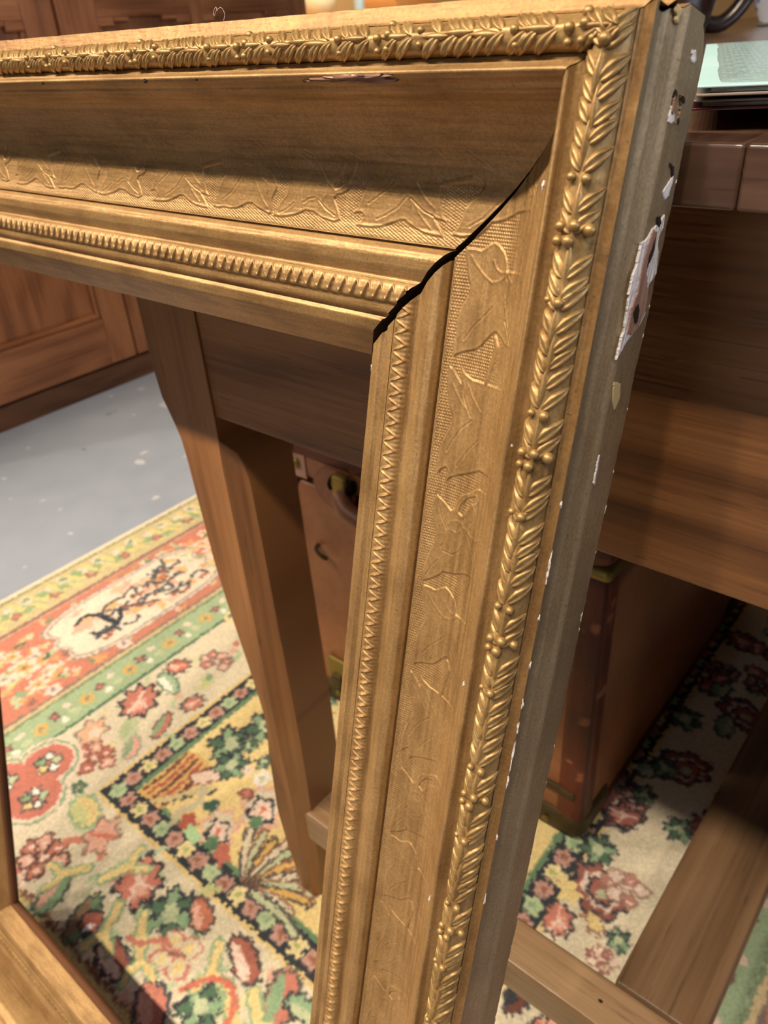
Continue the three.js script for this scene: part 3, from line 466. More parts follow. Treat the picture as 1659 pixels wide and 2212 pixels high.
// ---------------------------------------------------------------- THE CABINET on the left
{
  const t = thing('cabinet', 'tall reddish brown panelled wooden cabinet on the grey floor beyond the rug', 'cabinet');
  const X = -1.907, back = -2.42, y0 = -.005, topY = 1.9;
  const dark = wood(woodTexture(83, [60, 34, 20], [98, 62, 38], [124, 84, 54], 5), 0.5);
  span('plinth', back, X - .006, y0, .058, -1.975, -.3, dark, t, 2, .003);
  span('carcass', back, X - .028, .058, topY, -1.965, -.31, dark, t, 1, .003);
  span('cornice', back - .02, X + .03, topY, topY + .07, -2.0, -.28, mahog, t, 2, .012);
  const door = (za, zb, panels) => {                                // a door: frame of stiles and rails with recessed, moulded panels
    const d = new THREE.Group(); d.name = 'door'; t.add(d);
    const A = .064, B = topY - .006; let prev = za;
    for (const [pa, pb] of panels) {
      span('stile', X - .026, X, A, B, pb, prev, mahog, d, 1, .003); prev = pa;
      span('rail', X - .026, X - .0005, A, .19, pa, pb, mahog, d, 2, .002); span('rail', X - .026, X - .0005, .868, 1.0, pa, pb, mahog, d, 2, .002); span('rail', X - .026, X - .0005, 1.78, B, pa, pb, mahog, d, 2, .002);
      for (const [ya, yb] of [[.19, .868], [1.0, 1.78]]) {
        span('panel', X - .0275, X - .017, ya - .002, yb + .002, pa - .002, pb + .002, mahog, d, 1, .002);
        // shaped (eared) upper corners and moulding strips round the panel
        for (const e of [0, 1]) { const z = e ? pb : pa, s = e ? -1 : 1; span('corner_ear', X - .022, X - .001, yb - .02, yb + .001, Math.min(z, z + s * .045), Math.max(z, z + s * .045), mahog, d, 2, .004); span('corner_ear', X - .022, X - .001, yb - .011, yb + .001, Math.min(z + s * .045, z + s * .09), Math.max(z + s * .045, z + s * .09), mahog, d, 2, .004); }
        const bev = (za2, zb2, ya2, yb2, gr) => span('panel_moulding', X - .022, X - .003, ya2, yb2, za2, zb2, mahog, d, gr, .006);
        bev(pa, pb, ya, ya + .014, 2); bev(pa, pa + .012, ya, yb - .018, 1); bev(pb - .012, pb, ya, yb - .018, 1);
      }
    }
    span('stile', X - .026, X, A, B, zb, prev, mahog, d, 1, .003);
    return d;
  };
  // doors listed from the near edge (large z) to the far edge
  const d1 = door(-.32, -1.133, [[-1.056, -.41]]);
  door(-1.141, -1.955, [[-1.524, -1.244], [-1.88, -1.561]]);
  add('knob', new THREE.SphereGeometry(.016, 16, 12), new THREE.MeshStandardMaterial({ color: 0x8f7c42, metalness: .8, roughness: .4 }), d1).position.set(X + .014, .95, -1.095);
}

// ---------------------------------------------------------------- a light blocker added right of the table, out of view: it keeps the window's light from under the table
{
  const t = thing('added_chest', 'unseen dark wooden box with a flat lid, added right of the table as light blocker', 'added_chest', [.8, 0, -1.35]), dk = wood(woodTexture(87, [48, 30, 18], [80, 54, 34], [104, 74, 48]), .5);
  span('body', -.23, .23, .003, .62, -.75, .75, dk, t, 2, .005); span('lid', -.24, .24, .622, .66, -.76, .76, dk, t, 2, .006); span('base', -.24, .24, 0, .06, -.76, .76, dk, t, 2, .004); span('lock', -.246, -.229, .5, .58, -.03, .03, endGrain, t, 1, .003);
}
// ---------------------------------------------------------------- far corner: sideboard and what stands on it
{
  const pine = wood(woodTexture(97, [150, 98, 48], [205, 150, 88], [226, 178, 116], 6), .5);
  const t = thing('sideboard', 'low light pine sideboard far behind the cabinet', 'sideboard', [-3.0, -.005, -3.6]);
  span('top', -.3, .32, .81, .84, -1.3, 1.3, pine, t, 2, .006); span('carcass', -.28, .29, .05, .81, -1.26, 1.26, pine, t, 1, .004); span('plinth', -.26, .26, 0, .05, -1.2, 1.2, pine, t, 2, .003);
  for (const z of [-.84, 0, .84]) { const d = span('door', .29, .31, .08, .79, z - .4, z + .4, pine, t, 1, .004); const k = add('knob', new THREE.SphereGeometry(.014, 12, 8), pine, d); k.position.set(.02, .1, .34); }
  const cer = new THREE.MeshPhysicalMaterial({ color: 0xf1e3b8, roughness: .35, clearcoat: .4 });
  const j = thing('ceramic_jar', 'cream glazed round jar on the far pine sideboard', 'jar', [-2.84, .835, -2.98]);
  add('body', new THREE.LatheGeometry([[0, .001], [.05, .001], [.075, .03], [.088, .075], [.08, .12], [.05, .15], [.05, .16], [0, .16]].map((p) => new THREE.Vector2(...p)), 36), cer, j);
  add('lid', new THREE.LatheGeometry([[0, .2], [.012, .195], [.012, .185], [.03, .178], [.054, .165], [.054, .161], [0, .161]].map((p) => new THREE.Vector2(...p)), 36), cer, j);
  const bt = thing('glass_bottle', 'slim pale blue glass bottle beside the cream jar on the sideboard', 'bottle', [-2.92, .835, -3.36]);
  add('body', new THREE.LatheGeometry([[0, .001], [.024, .001], [.026, .01], [.026, .16], [.012, .2], [.011, .25], [0, .25]].map((p) => new THREE.Vector2(...p)), 24), new THREE.MeshPhysicalMaterial({ color: 0xa9c9d6, roughness: .15, clearcoat: .6 }), bt);
  add('stopper', new THREE.CylinderGeometry(.012, .009, .03, 16).translate(0, .262, 0), pine, bt);
  const b = thing('wooden_box', 'small orange wooden box with a lid on the far sideboard', 'box', [-2.93, .835, -3.66]);
  span('body', -.12, .12, .0005, .16, -.16, .16, pine, b, 2, .004); span('lid', -.125, .125, .162, .19, -.165, .165, pine, b, 2, .006); span('clasp', .12, .126, .13, .16, -.012, .012, gesso, b, 0, .002);
}

// ---------------------------------------------------------------- THE RUG, drawn in centimetres: x across the room, z towards the viewer
const RX0 = -123, RX1 = 30, RZ0 = -192, RZ1 = 27, KN = 5;
{
  const cv = document.createElement('canvas'); cv.width = (RX1 - RX0) * KN; cv.height = (RZ1 - RZ0) * KN;
  const g = cv.getContext('2d'); g.setTransform(KN, 0, 0, KN, -RX0 * KN, -RZ0 * KN); g.lineJoin = g.lineCap = 'round';
  const C = { cream: '#d6ccb3', navy: '#2b3038', rose: '#c2796a', pink: '#dca997', pale: '#e6cdbf', green: '#86a582', dgreen: '#4c6b56', sage: '#b9c4a0', yel: '#dfc98d', ochre: '#cfa964', brown: '#7d5548', red: '#c9705c', white: '#ece6dc', lime: '#c3c98f' };
  const rect = (x0, x1, z0, z1, c) => { g.fillStyle = c; g.fillRect(x0, z0, x1 - x0, z1 - z0); };
  // concentric border bands, given by their distance from the rug's edge
  const inset = (d, c) => rect(RX0 + d, RX1 - d, RZ0 + d, RZ1 - d, c);
  inset(0, '#d9cfba'); inset(1.3, '#8f8a5c'); inset(1.9, '#c0b48c'); inset(9.6, '#94675c'); inset(10.4, '#b8a08c'); inset(10.8, '#c47c68'); inset(29.2, '#83756c'); inset(29.7, '#c9b48c'); inset(30.4, '#7e8f72'); inset(31, '#9db490'); inset(36.6, '#56755f'); inset(37.2, C.cream); inset(49.7, '#d8bf82'); inset(50.2, C.navy); inset(53.2, '#5f8062'); inset(53.9, C.yel);
  const blob = (x, z, rx, rz, c, a = 0, lob = 0, amp = .18, ph = 0) => { g.fillStyle = c; g.beginPath(); for (let i = 0; i <= 40; i++) { const q = i / 40 * 6.2832, r = 1 + (lob ? amp * Math.sin(lob * q + ph) : 0), X = Math.cos(q) * rx * r, Z = Math.sin(q) * rz * r; g.lineTo(x + X * Math.cos(a) - Z * Math.sin(a), z + X * Math.sin(a) + Z * Math.cos(a)); } g.closePath(); g.fill(); };
  const line = (P, w, c) => { g.strokeStyle = c; g.lineWidth = w; g.beginPath(); P.forEach(([x, z], i) => { if (!i) g.moveTo(x, z); else { const [px, pz] = P[i - 1]; g.quadraticCurveTo(px, pz, (px + x) / 2, (pz + z) / 2); if (i === P.length - 1) g.lineTo(x, z); } }); g.stroke(); };
  const rosette = (x, z, r, c, mid) => { blob(x, z, r, r, c, 0, 5, .16, x); blob(x, z, r * .36, r * .36, mid, .6, 3, .3); };
  const maple = (x, z, r, a, body = C.rose, out = C.navy, mid = C.pale) => { blob(x, z, r * 1.14, r * .92, out, a, 9, .2, 1); blob(x, z, r * .95, r * .76, body, a, 9, .2, 1); blob(x + r * .2 * Math.cos(a), z + r * .2 * Math.sin(a), r * .5, r * .28, C.pink, a, 5, .3); line([[x - r * .7 * Math.cos(a), z - r * .7 * Math.sin(a)], [x, z], [x + r * .8 * Math.cos(a + .4), z + r * .8 * Math.sin(a + .4)]], r * .16, mid); line([[x, z], [x + r * .7 * Math.cos(a - .9), z + r * .7 * Math.sin(a - .9)]], r * .14, mid); };
  const spear = (x, z, L, w, a, c1, c2, out) => { blob(x, z, L * 1.1, w * 1.25, out, a, 11, .1); blob(x, z, L * .95, w, c1, a, 11, .1); blob(x - Math.sin(a) * w * .4, z + Math.cos(a) * w * .4, L * .8, w * .48, c2, a); };
  const cluster = (x, z, r, a, c1 = C.rose, c2 = C.pink, out = C.brown) => { for (let i = 0; i < 7; i++) { const q = a + i * .9, d = i ? r * .62 : 0, X = x + Math.cos(q) * d * 1.25, Z = z + Math.sin(q) * d * .85; blob(X, Z, r * .42, r * .38, out, q, 4, .16); blob(X, Z, r * .31, r * .28, i % 2 ? c1 : c2, q, 4, .16); blob(X + .12, Z, r * .12, r * .1, C.pale); } };
  const palm = (x, z, x2, z2, c = C.yel) => { const a = Math.atan2(z2 - z, x2 - x), n = [-Math.sin(a), Math.cos(a)]; for (const [w, cc] of [[1.5, C.green], [.95, c]]) { line([[x, z], [(x + x2) / 2, (z + z2) / 2], [x2, z2]], w, cc); for (const s of [-1, 1]) line([[x2, z2], [x2 + n[0] * s * .9 + Math.cos(a) * .6, z2 + n[1] * s * .9 + Math.sin(a) * .6], [x2 + n[0] * s * 1.5 + Math.cos(a) * 1.7, z2 + n[1] * s * 1.5 + Math.sin(a) * 1.7]], w * .8, cc); } };
  const outlineFlower = (x, z, r) => { for (let i = 0; i < 4; i++) { const q = i * 1.57 + .5; blob(x + Math.cos(q) * r * .6, z + Math.sin(q) * r * .6, r * .55, r * .5, C.rose); } for (let i = 0; i < 4; i++) { const q = i * 1.57 + .5; blob(x + Math.cos(q) * r * .6, z + Math.sin(q) * r * .6, r * .42, r * .37, C.cream); blob(x + Math.cos(q) * r * .6, z + Math.sin(q) * r * .6, r * .24, r * .22, C.yel); } line([[x - r * .3, z + r * .2], [x + r * .3, z - r * .2]], .3, C.brown); };
  const greens = (x, z, r, a) => { for (let i = 0; i < 6; i++) { const q = a + i * 1.05, X = x + Math.cos(q) * r * .55, Z = z + Math.sin(q) * r * .55; blob(X, Z, r * .5, r * .34, C.navy, q, 6, .2); blob(X + .1, Z + .1, r * .36, r * .24, i % 2 ? C.green : C.dgreen, q, 6, .2); } blob(x, z, r * .38, r * .3, C.sage, a); };
  // a band's frame: maps (along, depth) of each of the four sides to the rug
  const sidesOf = (d) => [(u, v) => [RX0 + d + v, RZ1 - u], (u, v) => [RX0 + u, RZ1 - d - v], (u, v) => [RX1 - d - v, RZ1 - u], (u, v) => [RX0 + u, RZ0 + d + v]];
  const R2 = mulberry(77), q = (a, b) => a + (b - a) * R2();
  sidesOf(0).forEach((M, k) => {
    const L = k % 2 ? RX1 - RX0 : RZ1 - RZ0;
    for (let u = 3; u < L - 3; u += 3.6) { blob(...M(u - .6, 5.8), 1.2, 1.5, '#a9b48a', u, 5, .25); blob(...M(u + 1.1, 4.4), 1, .8, C.pale, u, 4, .3); // outer guard: yellow scrolls, green leaves, small red flowers
      line([M(u - 1.6, 3.2), M(u - .4, 7.4), M(u + .8, 5.4), M(u + 2, 8.2)], .9, '#dcc583'); blob(...M(u, 4.2 + (u * 7 % 3)), 1.2, .75, '#8da578', u, 4, .3); if (Math.round(u / 3.6) % 2) { blob(...M(u + 1.4, 6.8), 1.15, .95, '#8f7063', u, 5, .2); blob(...M(u + 1.4, 6.8), .65, .5, C.rose); } else { blob(...M(u + 1, 3.6), 1.2, .8, C.pale, u, 4, .2); blob(...M(u + 1, 3.8), .8, .55, '#7c9a7a', u); }
    }
    for (let u = 34; u < L - 34; u += 2.45) { // inner guard: small flowers on green
      const i = Math.round(u / 2.45) % 3; if (i === 0) { blob(...M(u, 34), 1.15, 1.0, C.ochre, u, 6, .2); blob(...M(u, 34), .4, .4, '#8a8a80'); } else if (i === 1) { blob(...M(u, 33.4), .9, .7, '#75565a', u, 4, .3); blob(...M(u, 33.4), .45, .35, C.rose); blob(...M(u + .6, 35), .6, .5, C.white); } else { blob(...M(u, 34.6), .8, .6, C.sage, u); blob(...M(u - .2, 32.7), .7, .5, C.pale, u); }
    }
    for (let i = 0, u = 51.9; u < L - 50; u += 2.31, i++) rosette(...M(u, 51.75), 1.08, ['#adbf97', '#b98f84', '#e0d19c', '#b98f84'][i % 4], ['#86a582', '#8e5b48', '#a9b070', '#8e5b48'][i % 4]);
  });
  // red band of the two visible sides: cartouches and flowers
  const cart = (M, u0, len) => {
    const path = (gr, c) => { g.fillStyle = c; g.beginPath(); const P = []; for (let i = 0; i <= 60; i++) { const t = i / 60 * 6.2832, ex = Math.cos(t), ey = Math.sin(t), n = 4, r = 1 / Math.pow(Math.pow(Math.abs(ex), n) + Math.pow(Math.abs(ey), n), 1 / n), lob = 1 + .05 * Math.cos(t * 10) * smooth(.5, .9, Math.abs(ex)); P.push(M(u0 + len / 2 + ex * r * (len / 2 + gr) * lob, 19.9 + ey * r * (6.9 + gr) * (1 - .25 * smooth(.75, 1, Math.abs(ex))))); } P.forEach((p) => g.lineTo(...p)); g.closePath(); g.fill(); };
    path(.9, '#97877f'); path(.55, C.pale); path(.15, '#9b948e'); path(-.2, '#e3d5c3');
    for (let i = 0; i < 46; i++) { const a = M(u0 + q(2, len - 2), q(14.4, 25.4)); blob(...a, q(.8, 1.7), q(.5, 1), [C.pink, '#e2b79f', '#e0ae7a', C.pale][i % 4], q(0, 3), 4, .3); }
    for (let i = 0; i < 30; i++) { const a = q(2, len - 4), b = q(15, 24); line([M(u0 + a, b), M(u0 + a + q(.6, 1.6), b - q(-1.4, 1.6)), M(u0 + a + q(1.6, 3), b + q(-1.5, 1.5)), M(u0 + a + 2.8, b + q(-1.5, 2))], .5, '#464e56'); if (i % 2) { blob(...M(u0 + a + 1, b + 1.2), .5, .4, '#9a5a46'); blob(...M(u0 + a + 1.9, b + 1), .42, .4, '#9a5a46'); } }
    line([M(u0 + 4.2, 17.4), M(u0 + 6.6, 16.2), M(u0 + 8.2, 18.6), M(u0 + 8.4, 22.8), M(u0 + 9.8, 22.2), M(u0 + 11.2, 19.6)], .75, '#2f363f'); line([M(u0 + 8.2, 18.4), M(u0 + 8.6, 22.8)], 1.2, '#2f363f'); line([M(u0 + 4.6, 21.2), M(u0 + 5.6, 23.4), M(u0 + 8.2, 23)], .6, '#3b424b'); line([M(u0 + 8, 18.6), M(u0 + 10.6, 16.8), M(u0 + 13, 17.4)], .55, '#4b525a');
  };
  sidesOf(0).slice(0, 2).forEach((M, k) => {
    for (let i = 0; i < 420; i++) { const u = q(12, k ? 140 : 190), v = q(12, 28.4); blob(...M(u, v), q(.5, 1.25), q(.35, .8), ['#d99f6e', C.pale, '#6f8d6c', '#dcb58c', C.sage, '#8f6a5c', '#cfa15c'][i % 7], q(0, 3), 5, .28); if (i % 4 === 0) line([M(u, v), M(u + 1, v + q(-1, 1)), M(u + 2, v + q(-1.4, 1.4))], .4, '#d8a06c'); if (i % 9 === 0) rosette(...M(u, v), 1.2, C.pale, '#8a7f8c'); }
    for (const u0 of k ? [68, 106] : [62.5, 98, 134]) cart(M, u0, 29);
    for (const c of k ? [40, 63] : [56.2, 94.4, 130]) {
      for (const [du, v, r] of [[0, 16, 1.3], [0, 20, 2.1], [-.5, 25.2, 1.4]]) { blob(...M(c + du, v), r * 1.15, r, C.pale, du, 6, .2); blob(...M(c + du, v), r * .6, r * .5, C.ochre, du, 5, .3); blob(...M(c + du, v), r * .25, r * .25, '#8a6a5a'); }
      for (let i = 0; i < 10; i++) { const s = i % 2 ? 1 : -1; for (let n = 0; n < 3; n++) blob(...M(c + s * q(1.6, 5.4), 12.2 + i * 1.7 + q(-.8, .8)), q(.5, .95), q(.35, .7), ['#d9a06f', C.pale, C.sage, '#d8b98a'][(i + n) % 4], q(0, 3), 4, .3); blob(...M(c + s * q(2, 3.6), 13 + i * 1.5), q(.6, 1.1), q(.4, .7), [C.green, C.dgreen, C.yel, C.pale][i % 4], q(0, 3), 3, .3); line([M(c, 13 + i * 1.5), M(c + s * 1.4, 13.6 + i * 1.4), M(c + s * 2.4, 13.2 + i * 1.5)], .4, '#d99a6c'); }
    }
  });
  // near inner guard: the frame's shade painted in as tan with dark flowers; faint leaves all over the cream border
  rect(RX0 + 31, RX1 - 31, RZ1 - 37.2, RZ1 - 30.4, '#b7a578'); for (let x = RX0 + 31; x < RX1 - 31; x += .9) blob(x, RZ1 - 37.1 + .15 * Math.sin(x * 2), .5, .3, '#7b5648', x); rect(RX0 + 31, RX1 - 31, RZ1 - 36.6, RZ1 - 36, '#d6c283');
  for (let x = RX0 + 33, i = 0; x < RX1 - 33; x += 2.2, i++) { blob(x, RZ1 - 34 + (i % 2) * .9, 1, .8, i % 3 ? '#4f4a3a' : '#38503c', x, 6, .25); blob(x, RZ1 - 34 + (i % 2) * .9, .45, .35, i % 2 ? '#9aa07c' : '#a67a66', x); blob(x + 1.1, RZ1 - 32, .7, .5, '#7d6e4c', x, 5, .2); }
  for (let i = 0; i < 130; i++) { const near = i % 2, x = near ? q(-72, -10) : q(-85.5, -73.5), z = near ? q(-22, -10.5) : q(-120, -23), a = q(0, 6.28); line([[x, z], [x + 1.4 * Math.cos(a), z + 1.4 * Math.sin(a)], [x + 2.2 * Math.cos(a + .7), z + 2.2 * Math.sin(a + .7)]], q(.4, .8), [C.sage, C.lime, '#e2cf9c', C.pale, '#a9bf9a'][i % 5]); if (i % 3 === 0) blob(x, z, .7, .5, [C.green, C.rose, C.pink][i % 9 / 3 | 0], a, 5, .2); }
  // flowers of the cream border, left side and near side, then the far and right sides
  maple(-82.2, -35.7, 3.0, .9); maple(-83.4, -43.7, 1.7, 2.2, C.red); spear(-81.7, -40.6, 2.6, 1.1, .2, '#9db592', C.white, '#4f705f'); cluster(-79.5, -47.9, 2.5, 1, C.rose, C.pink, '#6b6a66'); maple(-75.4, -40.2, 1.6, 1.8, C.rose); spear(-75.6, -34.9, 2.3, .9, 1.1, C.rose, C.green, '#4e4a48'); spear(-78.8, -31.7, 2, 1.1, .8, C.sage, '#a9b88e', '#b7bb98'); spear(-75.7, -30, 2, 1, .9, C.pink, C.green, '#8a8f86');
  blob(-82.7, -28.3, 2.5, 2.1, '#8b7f78', 1, 6, .22); blob(-82.7, -28.3, 2.1, 1.7, '#dfb08f', 1, 6, .22); blob(-82.3, -28.5, 1, .8, C.pale, 1, 5, .2); cluster(-78.3, -25.8, 2.9, .4, '#b36a5c', C.pink, '#84564c'); rosette(-75.8, -22, 1, C.dgreen, C.pink); spear(-83.7, -23.2, 2.4, 1.3, .6, C.lime, C.yel, C.sage); spear(-71.9, -20.4, 2.7, 1.5, .25, C.yel, C.lime, C.green);
  for (const [r, c] of [[4.6, C.pale], [4.1, C.green], [3.7, C.pale], [3.3, '#c07466']]) { g.fillStyle = c; for (const a of [.3, 2.4, 4.5]) { g.beginPath(); g.arc(-82 + Math.cos(a) * 3.1, -18.4 + Math.sin(a) * 3.1, r, 0, 7); g.fill(); } }
  for (const a of [.3, 2.4, 4.5]) for (let i = 0; i < 5; i++) { const X = -82 + Math.cos(a) * 3.3 + Math.cos(i * 1.26) * 1.2, Z = -18.4 + Math.sin(a) * 3.3 + Math.sin(i * 1.26) * 1.1; blob(X, Z, .85, .75, C.navy, i, 5, .2); blob(X, Z, .66, .56, [C.white, C.yel, C.green, C.white, C.sage][i], i, 5, .2); }
  cluster(-70.2, -13.8, 3.1, .3, '#b5705f', C.pink, '#5a3f3c'); line([[-70, -16.6], [-68.6, -18], [-67, -18.4]], .8, C.rose); blob(-67.1, -19.7, 2.6, 2, '#8c7466', 1.2, 6, .24); blob(-67.1, -19.7, 2.2, 1.6, C.pink, 1.2, 6, .24); line([[-68.4, -19], [-67, -19.7], [-65.6, -20.6]], .5, C.red);
  maple(-58.4, -18.9, 3.0, .7); spear(-65, -11.9, 2.4, 1.2, 1.3, C.green, C.pink, '#45544a'); spear(-59.6, -12.6, 2.7, 1.3, 1.2, '#6f8d6d', '#8a6a55', '#3f4a42'); blob(-58.5, -12.9, 1.5, 1.4, C.navy); blob(-58.5, -12.9, 1.2, 1.1, '#a35f50'); blob(-58.2, -12.3, .5, .45, '#f2eef4');
  spear(-53.2, -12.1, 2.9, 1.3, .15, '#8c5348', C.pale, '#33363c'); greens(-52.4, -18.9, 3, .8); spear(-49.6, -20.8, 2.1, 1.1, .5, '#b9725c', C.pink, '#3b3a40'); outlineFlower(-48.3, -16.4, 2.5); spear(-42.2, -20.5, 2.8, 1.2, .35, '#a05f52', C.pale, '#34363c'); spear(-46.2, -11.8, 2.3, 1.5, .5, C.rose, C.pink, '#3a4048'); greens(-42.2, -14.8, 2.6, .3); spear(-36.4, -20.2, 2.9, 1.5, 1.1, C.rose, C.green, '#54504c');
  for (const p of [[-57.8, -15.9, -56.2, -12.9], [-54.6, -16.8, -50.6, -13.5], [-45.6, -20, -43.8, -17.6], [-41.6, -17.8, -38.4, -15.6], [-38.9, -18.8, -36.4, -17.2], [-62, -16.5, -60.8, -19.5], [-64.6, -16.2, -66.4, -14]]) palm(...p); line([[-53.9, -14.6], [-52.4, -14.4], [-51, -16.6], [-49.6, -16.6]], .55, C.rose); line([[-45, -14.6], [-43.6, -17.2], [-41.4, -18.2], [-39.6, -17], [-38.4, -14.6]], .6, C.red);
  for (let i = 0; i < 70; i++) { const a = q(0, 6.28), near = i % 2; const x = near ? q(-34, -10) : q(-85, -74), z = near ? q(-21, -11) : q(-180, -52); [() => maple(x, z, q(1.4, 2.6), a), () => spear(x, z, q(1.6, 2.6), q(.8, 1.2), a, C.green, C.sage, C.navy), () => cluster(x, z, q(1.6, 2.4), a), () => palm(x, z, x + Math.cos(a) * 3.5, z + Math.sin(a) * 3.5)][i % 4](); }
  // right side
  const RX = [[-17.2, -49.1], [-19.4, -60.5], [-16.2, -70], [-13.2, -83]]; RX.forEach(([x, z], i) => { for (const [r, c] of [[3.1, C.navy], [2.7, '#8d5750'], [2.0, C.pale], [1.6, C.navy], [1.3, '#a8675c']]) blob(x + (3.1 - r) * .3, z, r * 1.15, r * .85, c, .6 + i, 7, .12); blob(x + .6, z + .2, .7, .5, C.sage); });
  maple(-18.9, -43.6, 1.8, 1.2, C.rose); greens(-13, -45.4, 1.3, 1); cluster(-13.4, -42.6, 1.5, .4, '#9c6a60', C.pale, '#7d5548'); blob(-15.8, -45.6, 1.5, .9, '#7d5548', .6, 6, .2); blob(-15.8, -45.6, 1.2, .65, C.yel, .6, 6, .2); cluster(-14.8, -51, 2.4, .2, '#b48074', C.pale, '#937468'); greens(-19.3, -53.6, 2.1, .5); blob(-19.6, -47.2, 1.5, 1.1, C.yel, .5, 6, .2);
  for (let i = 0; i < 46; i++) { const x = q(-20, -9), z = q(-150, -54), a = q(0, 6.28); [() => maple(x, z, q(1.3, 2.1), a, '#a5605a'), () => greens(x, z, q(1.4, 2.2), a), () => cluster(x, z, q(1.5, 2.2), a, '#9a5a58', '#b98a80', C.navy), () => spear(x, z, q(1.6, 2.4), q(.8, 1.1), a, C.green, C.sage, C.navy)][i % 4](); }
  for (let i = 0; i < 40; i++) { const x = q(-1, 17), z = q(-110, -20), a = q(0, 6.28); [() => { blob(x, z, 3.4, 2.6, C.navy, a, 11, .12); blob(x, z, 3, 2.2, C.cream, a, 11, .12); greens(x, z, 1.4, a); }, () => greens(x, z, 2, a), () => spear(x, z, 2.6, 1.1, a, C.red, C.pink, C.navy), () => blob(x, z, 2, 1.4, C.yel, a, 5, .2)][i % 4](); }
  for (let i = 0; i < 10; i++) { const x = q(-30, -9), z = q(-22, -34); spear(q(-24, -12), q(-36, -30), 1.8, 1, q(0, 3), i % 2 ? C.red : '#6a3f38', i % 2 ? C.pink : C.navy, C.navy); }
  // yellow field under the table: column, vase, foliage, lilies, fan of pale stems
  rect(-69, -64.2, -34.6, -26.2, '#d3ad6b'); for (let i = 0; i < 5; i++) line([[-68.6 + i, -27], [-68.2 + i, -30], [-68.8 + i, -34]], .5, i % 2 ? '#a9574a' : '#6a4038'); for (let i = 0; i < 7; i++) { rect(-65.9 + i * .75, -65.4 + i * .75, -27.2 - i * .9, -26 - i * .9, C.navy); } line([[-66, -26.6], [-61.6, -32.4]], .8, '#c9b98e');
  blob(-63.7, -32.9, 2.2, 1.2, C.brown, 2.4, 4, .1); blob(-63.7, -32.9, 1.9, .95, C.pale, 2.4, 4, .1); line([[-62.6, -31.6], [-60.8, -30], [-62.4, -27.4], [-61.6, -26.2]], 1.0, '#bdb496'); greens(-65.2, -38.6, 3.2, .5); greens(-62.4, -36.2, 2.4, 1.2); greens(-63.6, -43.5, 3, .2); for (let i = 0; i < 26; i++) greens(q(-68, -58), q(-75, -37), q(.9, 1.8), q(0, 3));
  for (const [dx, dz] of [[0, 0], [.8, .7], [-.5, .8]]) blob(-59.5 + dx, -31 + dz, .7, .6, '#33564c');
  for (const [x, z, r] of [[-56.3, -29, 2.3], [-54.2, -34.2, 2.7]]) { blob(x, z, r * 1.25, r, C.pink, .8, 7, .15); blob(x, z, r, r * .82, C.cream, .8, 7, .15); blob(x + .3, z + .5, r * .8, r * .6, C.navy, .8, 5, .2); blob(x + .3, z + .4, r * .62, r * .46, C.pale, .8, 5, .2); line([[x, z], [x + .6, z + 1]], .5, C.red); blob(x + .9, z + 1.9, 1.1, .8, '#55785c', .8, 5, .2); }
  blob(-60, -27.2, 1.4, 1, '#a9574a', .5, 5, .2); blob(-58.4, -26.6, 1.5, .8, '#a8cfa0', .4); blob(-57.4, -34.4, 1, .9, C.brown); blob(-57.4, -34.4, .6, .5, C.rose); rosette(-57.6, -37.2, 1.1, C.white, C.sage); rosette(-60, -37, .8, C.pale, C.sage); blob(-53.4, -27, 1.4, .9, '#b5685a', .7, 5, .2);
  for (let i = 0; i < 11; i++) { const a = -2.5 + i * .24, x = -47.8, z = -25.8, L = q(5.5, 8); for (const [w, c] of [[1.3, i % 2 ? C.brown : '#3f3a3c'], [.75, [C.cream, C.sage, C.ochre][i % 3]]]) line([[x + Math.cos(a), z + Math.sin(a)], [x + Math.cos(a) * L * .6, z + Math.sin(a) * L * .6], [x + Math.cos(a + .15) * L, z + Math.sin(a + .15) * L]], w, c); }
  for (let i = 0; i < 60; i++) { const x = q(-44, -25), z = q(-150, -27), a = q(0, 6.28); [() => greens(x, z, q(1.2, 2.4), a), () => rosette(x, z, q(.9, 1.6), C.pale, C.rose), () => spear(x, z, q(1.4, 2.4), q(.7, 1), a, C.cream, C.sage, C.brown)][i % 3](); }
  // knots: every texel gets its own slight shift of dye
  const W0 = cv.width, H0 = cv.height, src = g.getImageData(0, 0, W0, H0).data;
  const tex = texture(W0, H0, (x, y) => { const yy = H0 - 1 - y, jx = clamp(x + Math.round((hash2(x >> 1, yy >> 1, 5) - .5) * 1.6), 0, W0 - 1), jy = clamp(yy + Math.round((hash2(x >> 1, yy >> 1, 6) - .5) * 1.6), 0, H0 - 1), i = (jy * W0 + jx) * 4, k = .93 + .14 * hash2(x, yy, 8); const f = .05; return [lerp(src[i], 222, f) * k, lerp(src[i + 1], 212, f) * k, lerp(src[i + 2], 190, f) * k]; });
  tex.wrapS = tex.wrapT = THREE.ClampToEdgeWrapping;
  const pile = texture(512, 512, (x, y) => { const a = 255 * hash2(x, y, 3); return [a, a, a]; }, false); pile.repeat.set(6, 9);
  const mat = new THREE.MeshStandardMaterial({ map: tex, roughness: 1, bumpMap: pile, bumpScale: .0006 });
  const w = (RX1 - RX0) / 100, d = (RZ1 - RZ0) / 100;
  const geo = new RoundedBoxGeometry(w, .0048, d, 2, .002), p = geo.attributes.position, uv = new Float32Array(p.count * 2);
  for (let i = 0; i < p.count; i++) { uv[2 * i] = clamp(p.getX(i) / w + .5, .001, .999); uv[2 * i + 1] = clamp(.5 - p.getZ(i) / d, .001, .999); }
  geo.setAttribute('uv', new THREE.BufferAttribute(uv, 2));
  const rug = add('rug', geo, mat); rug.position.set((RX0 + RX1) / 200, -.0025, (RZ0 + RZ1) / 200);
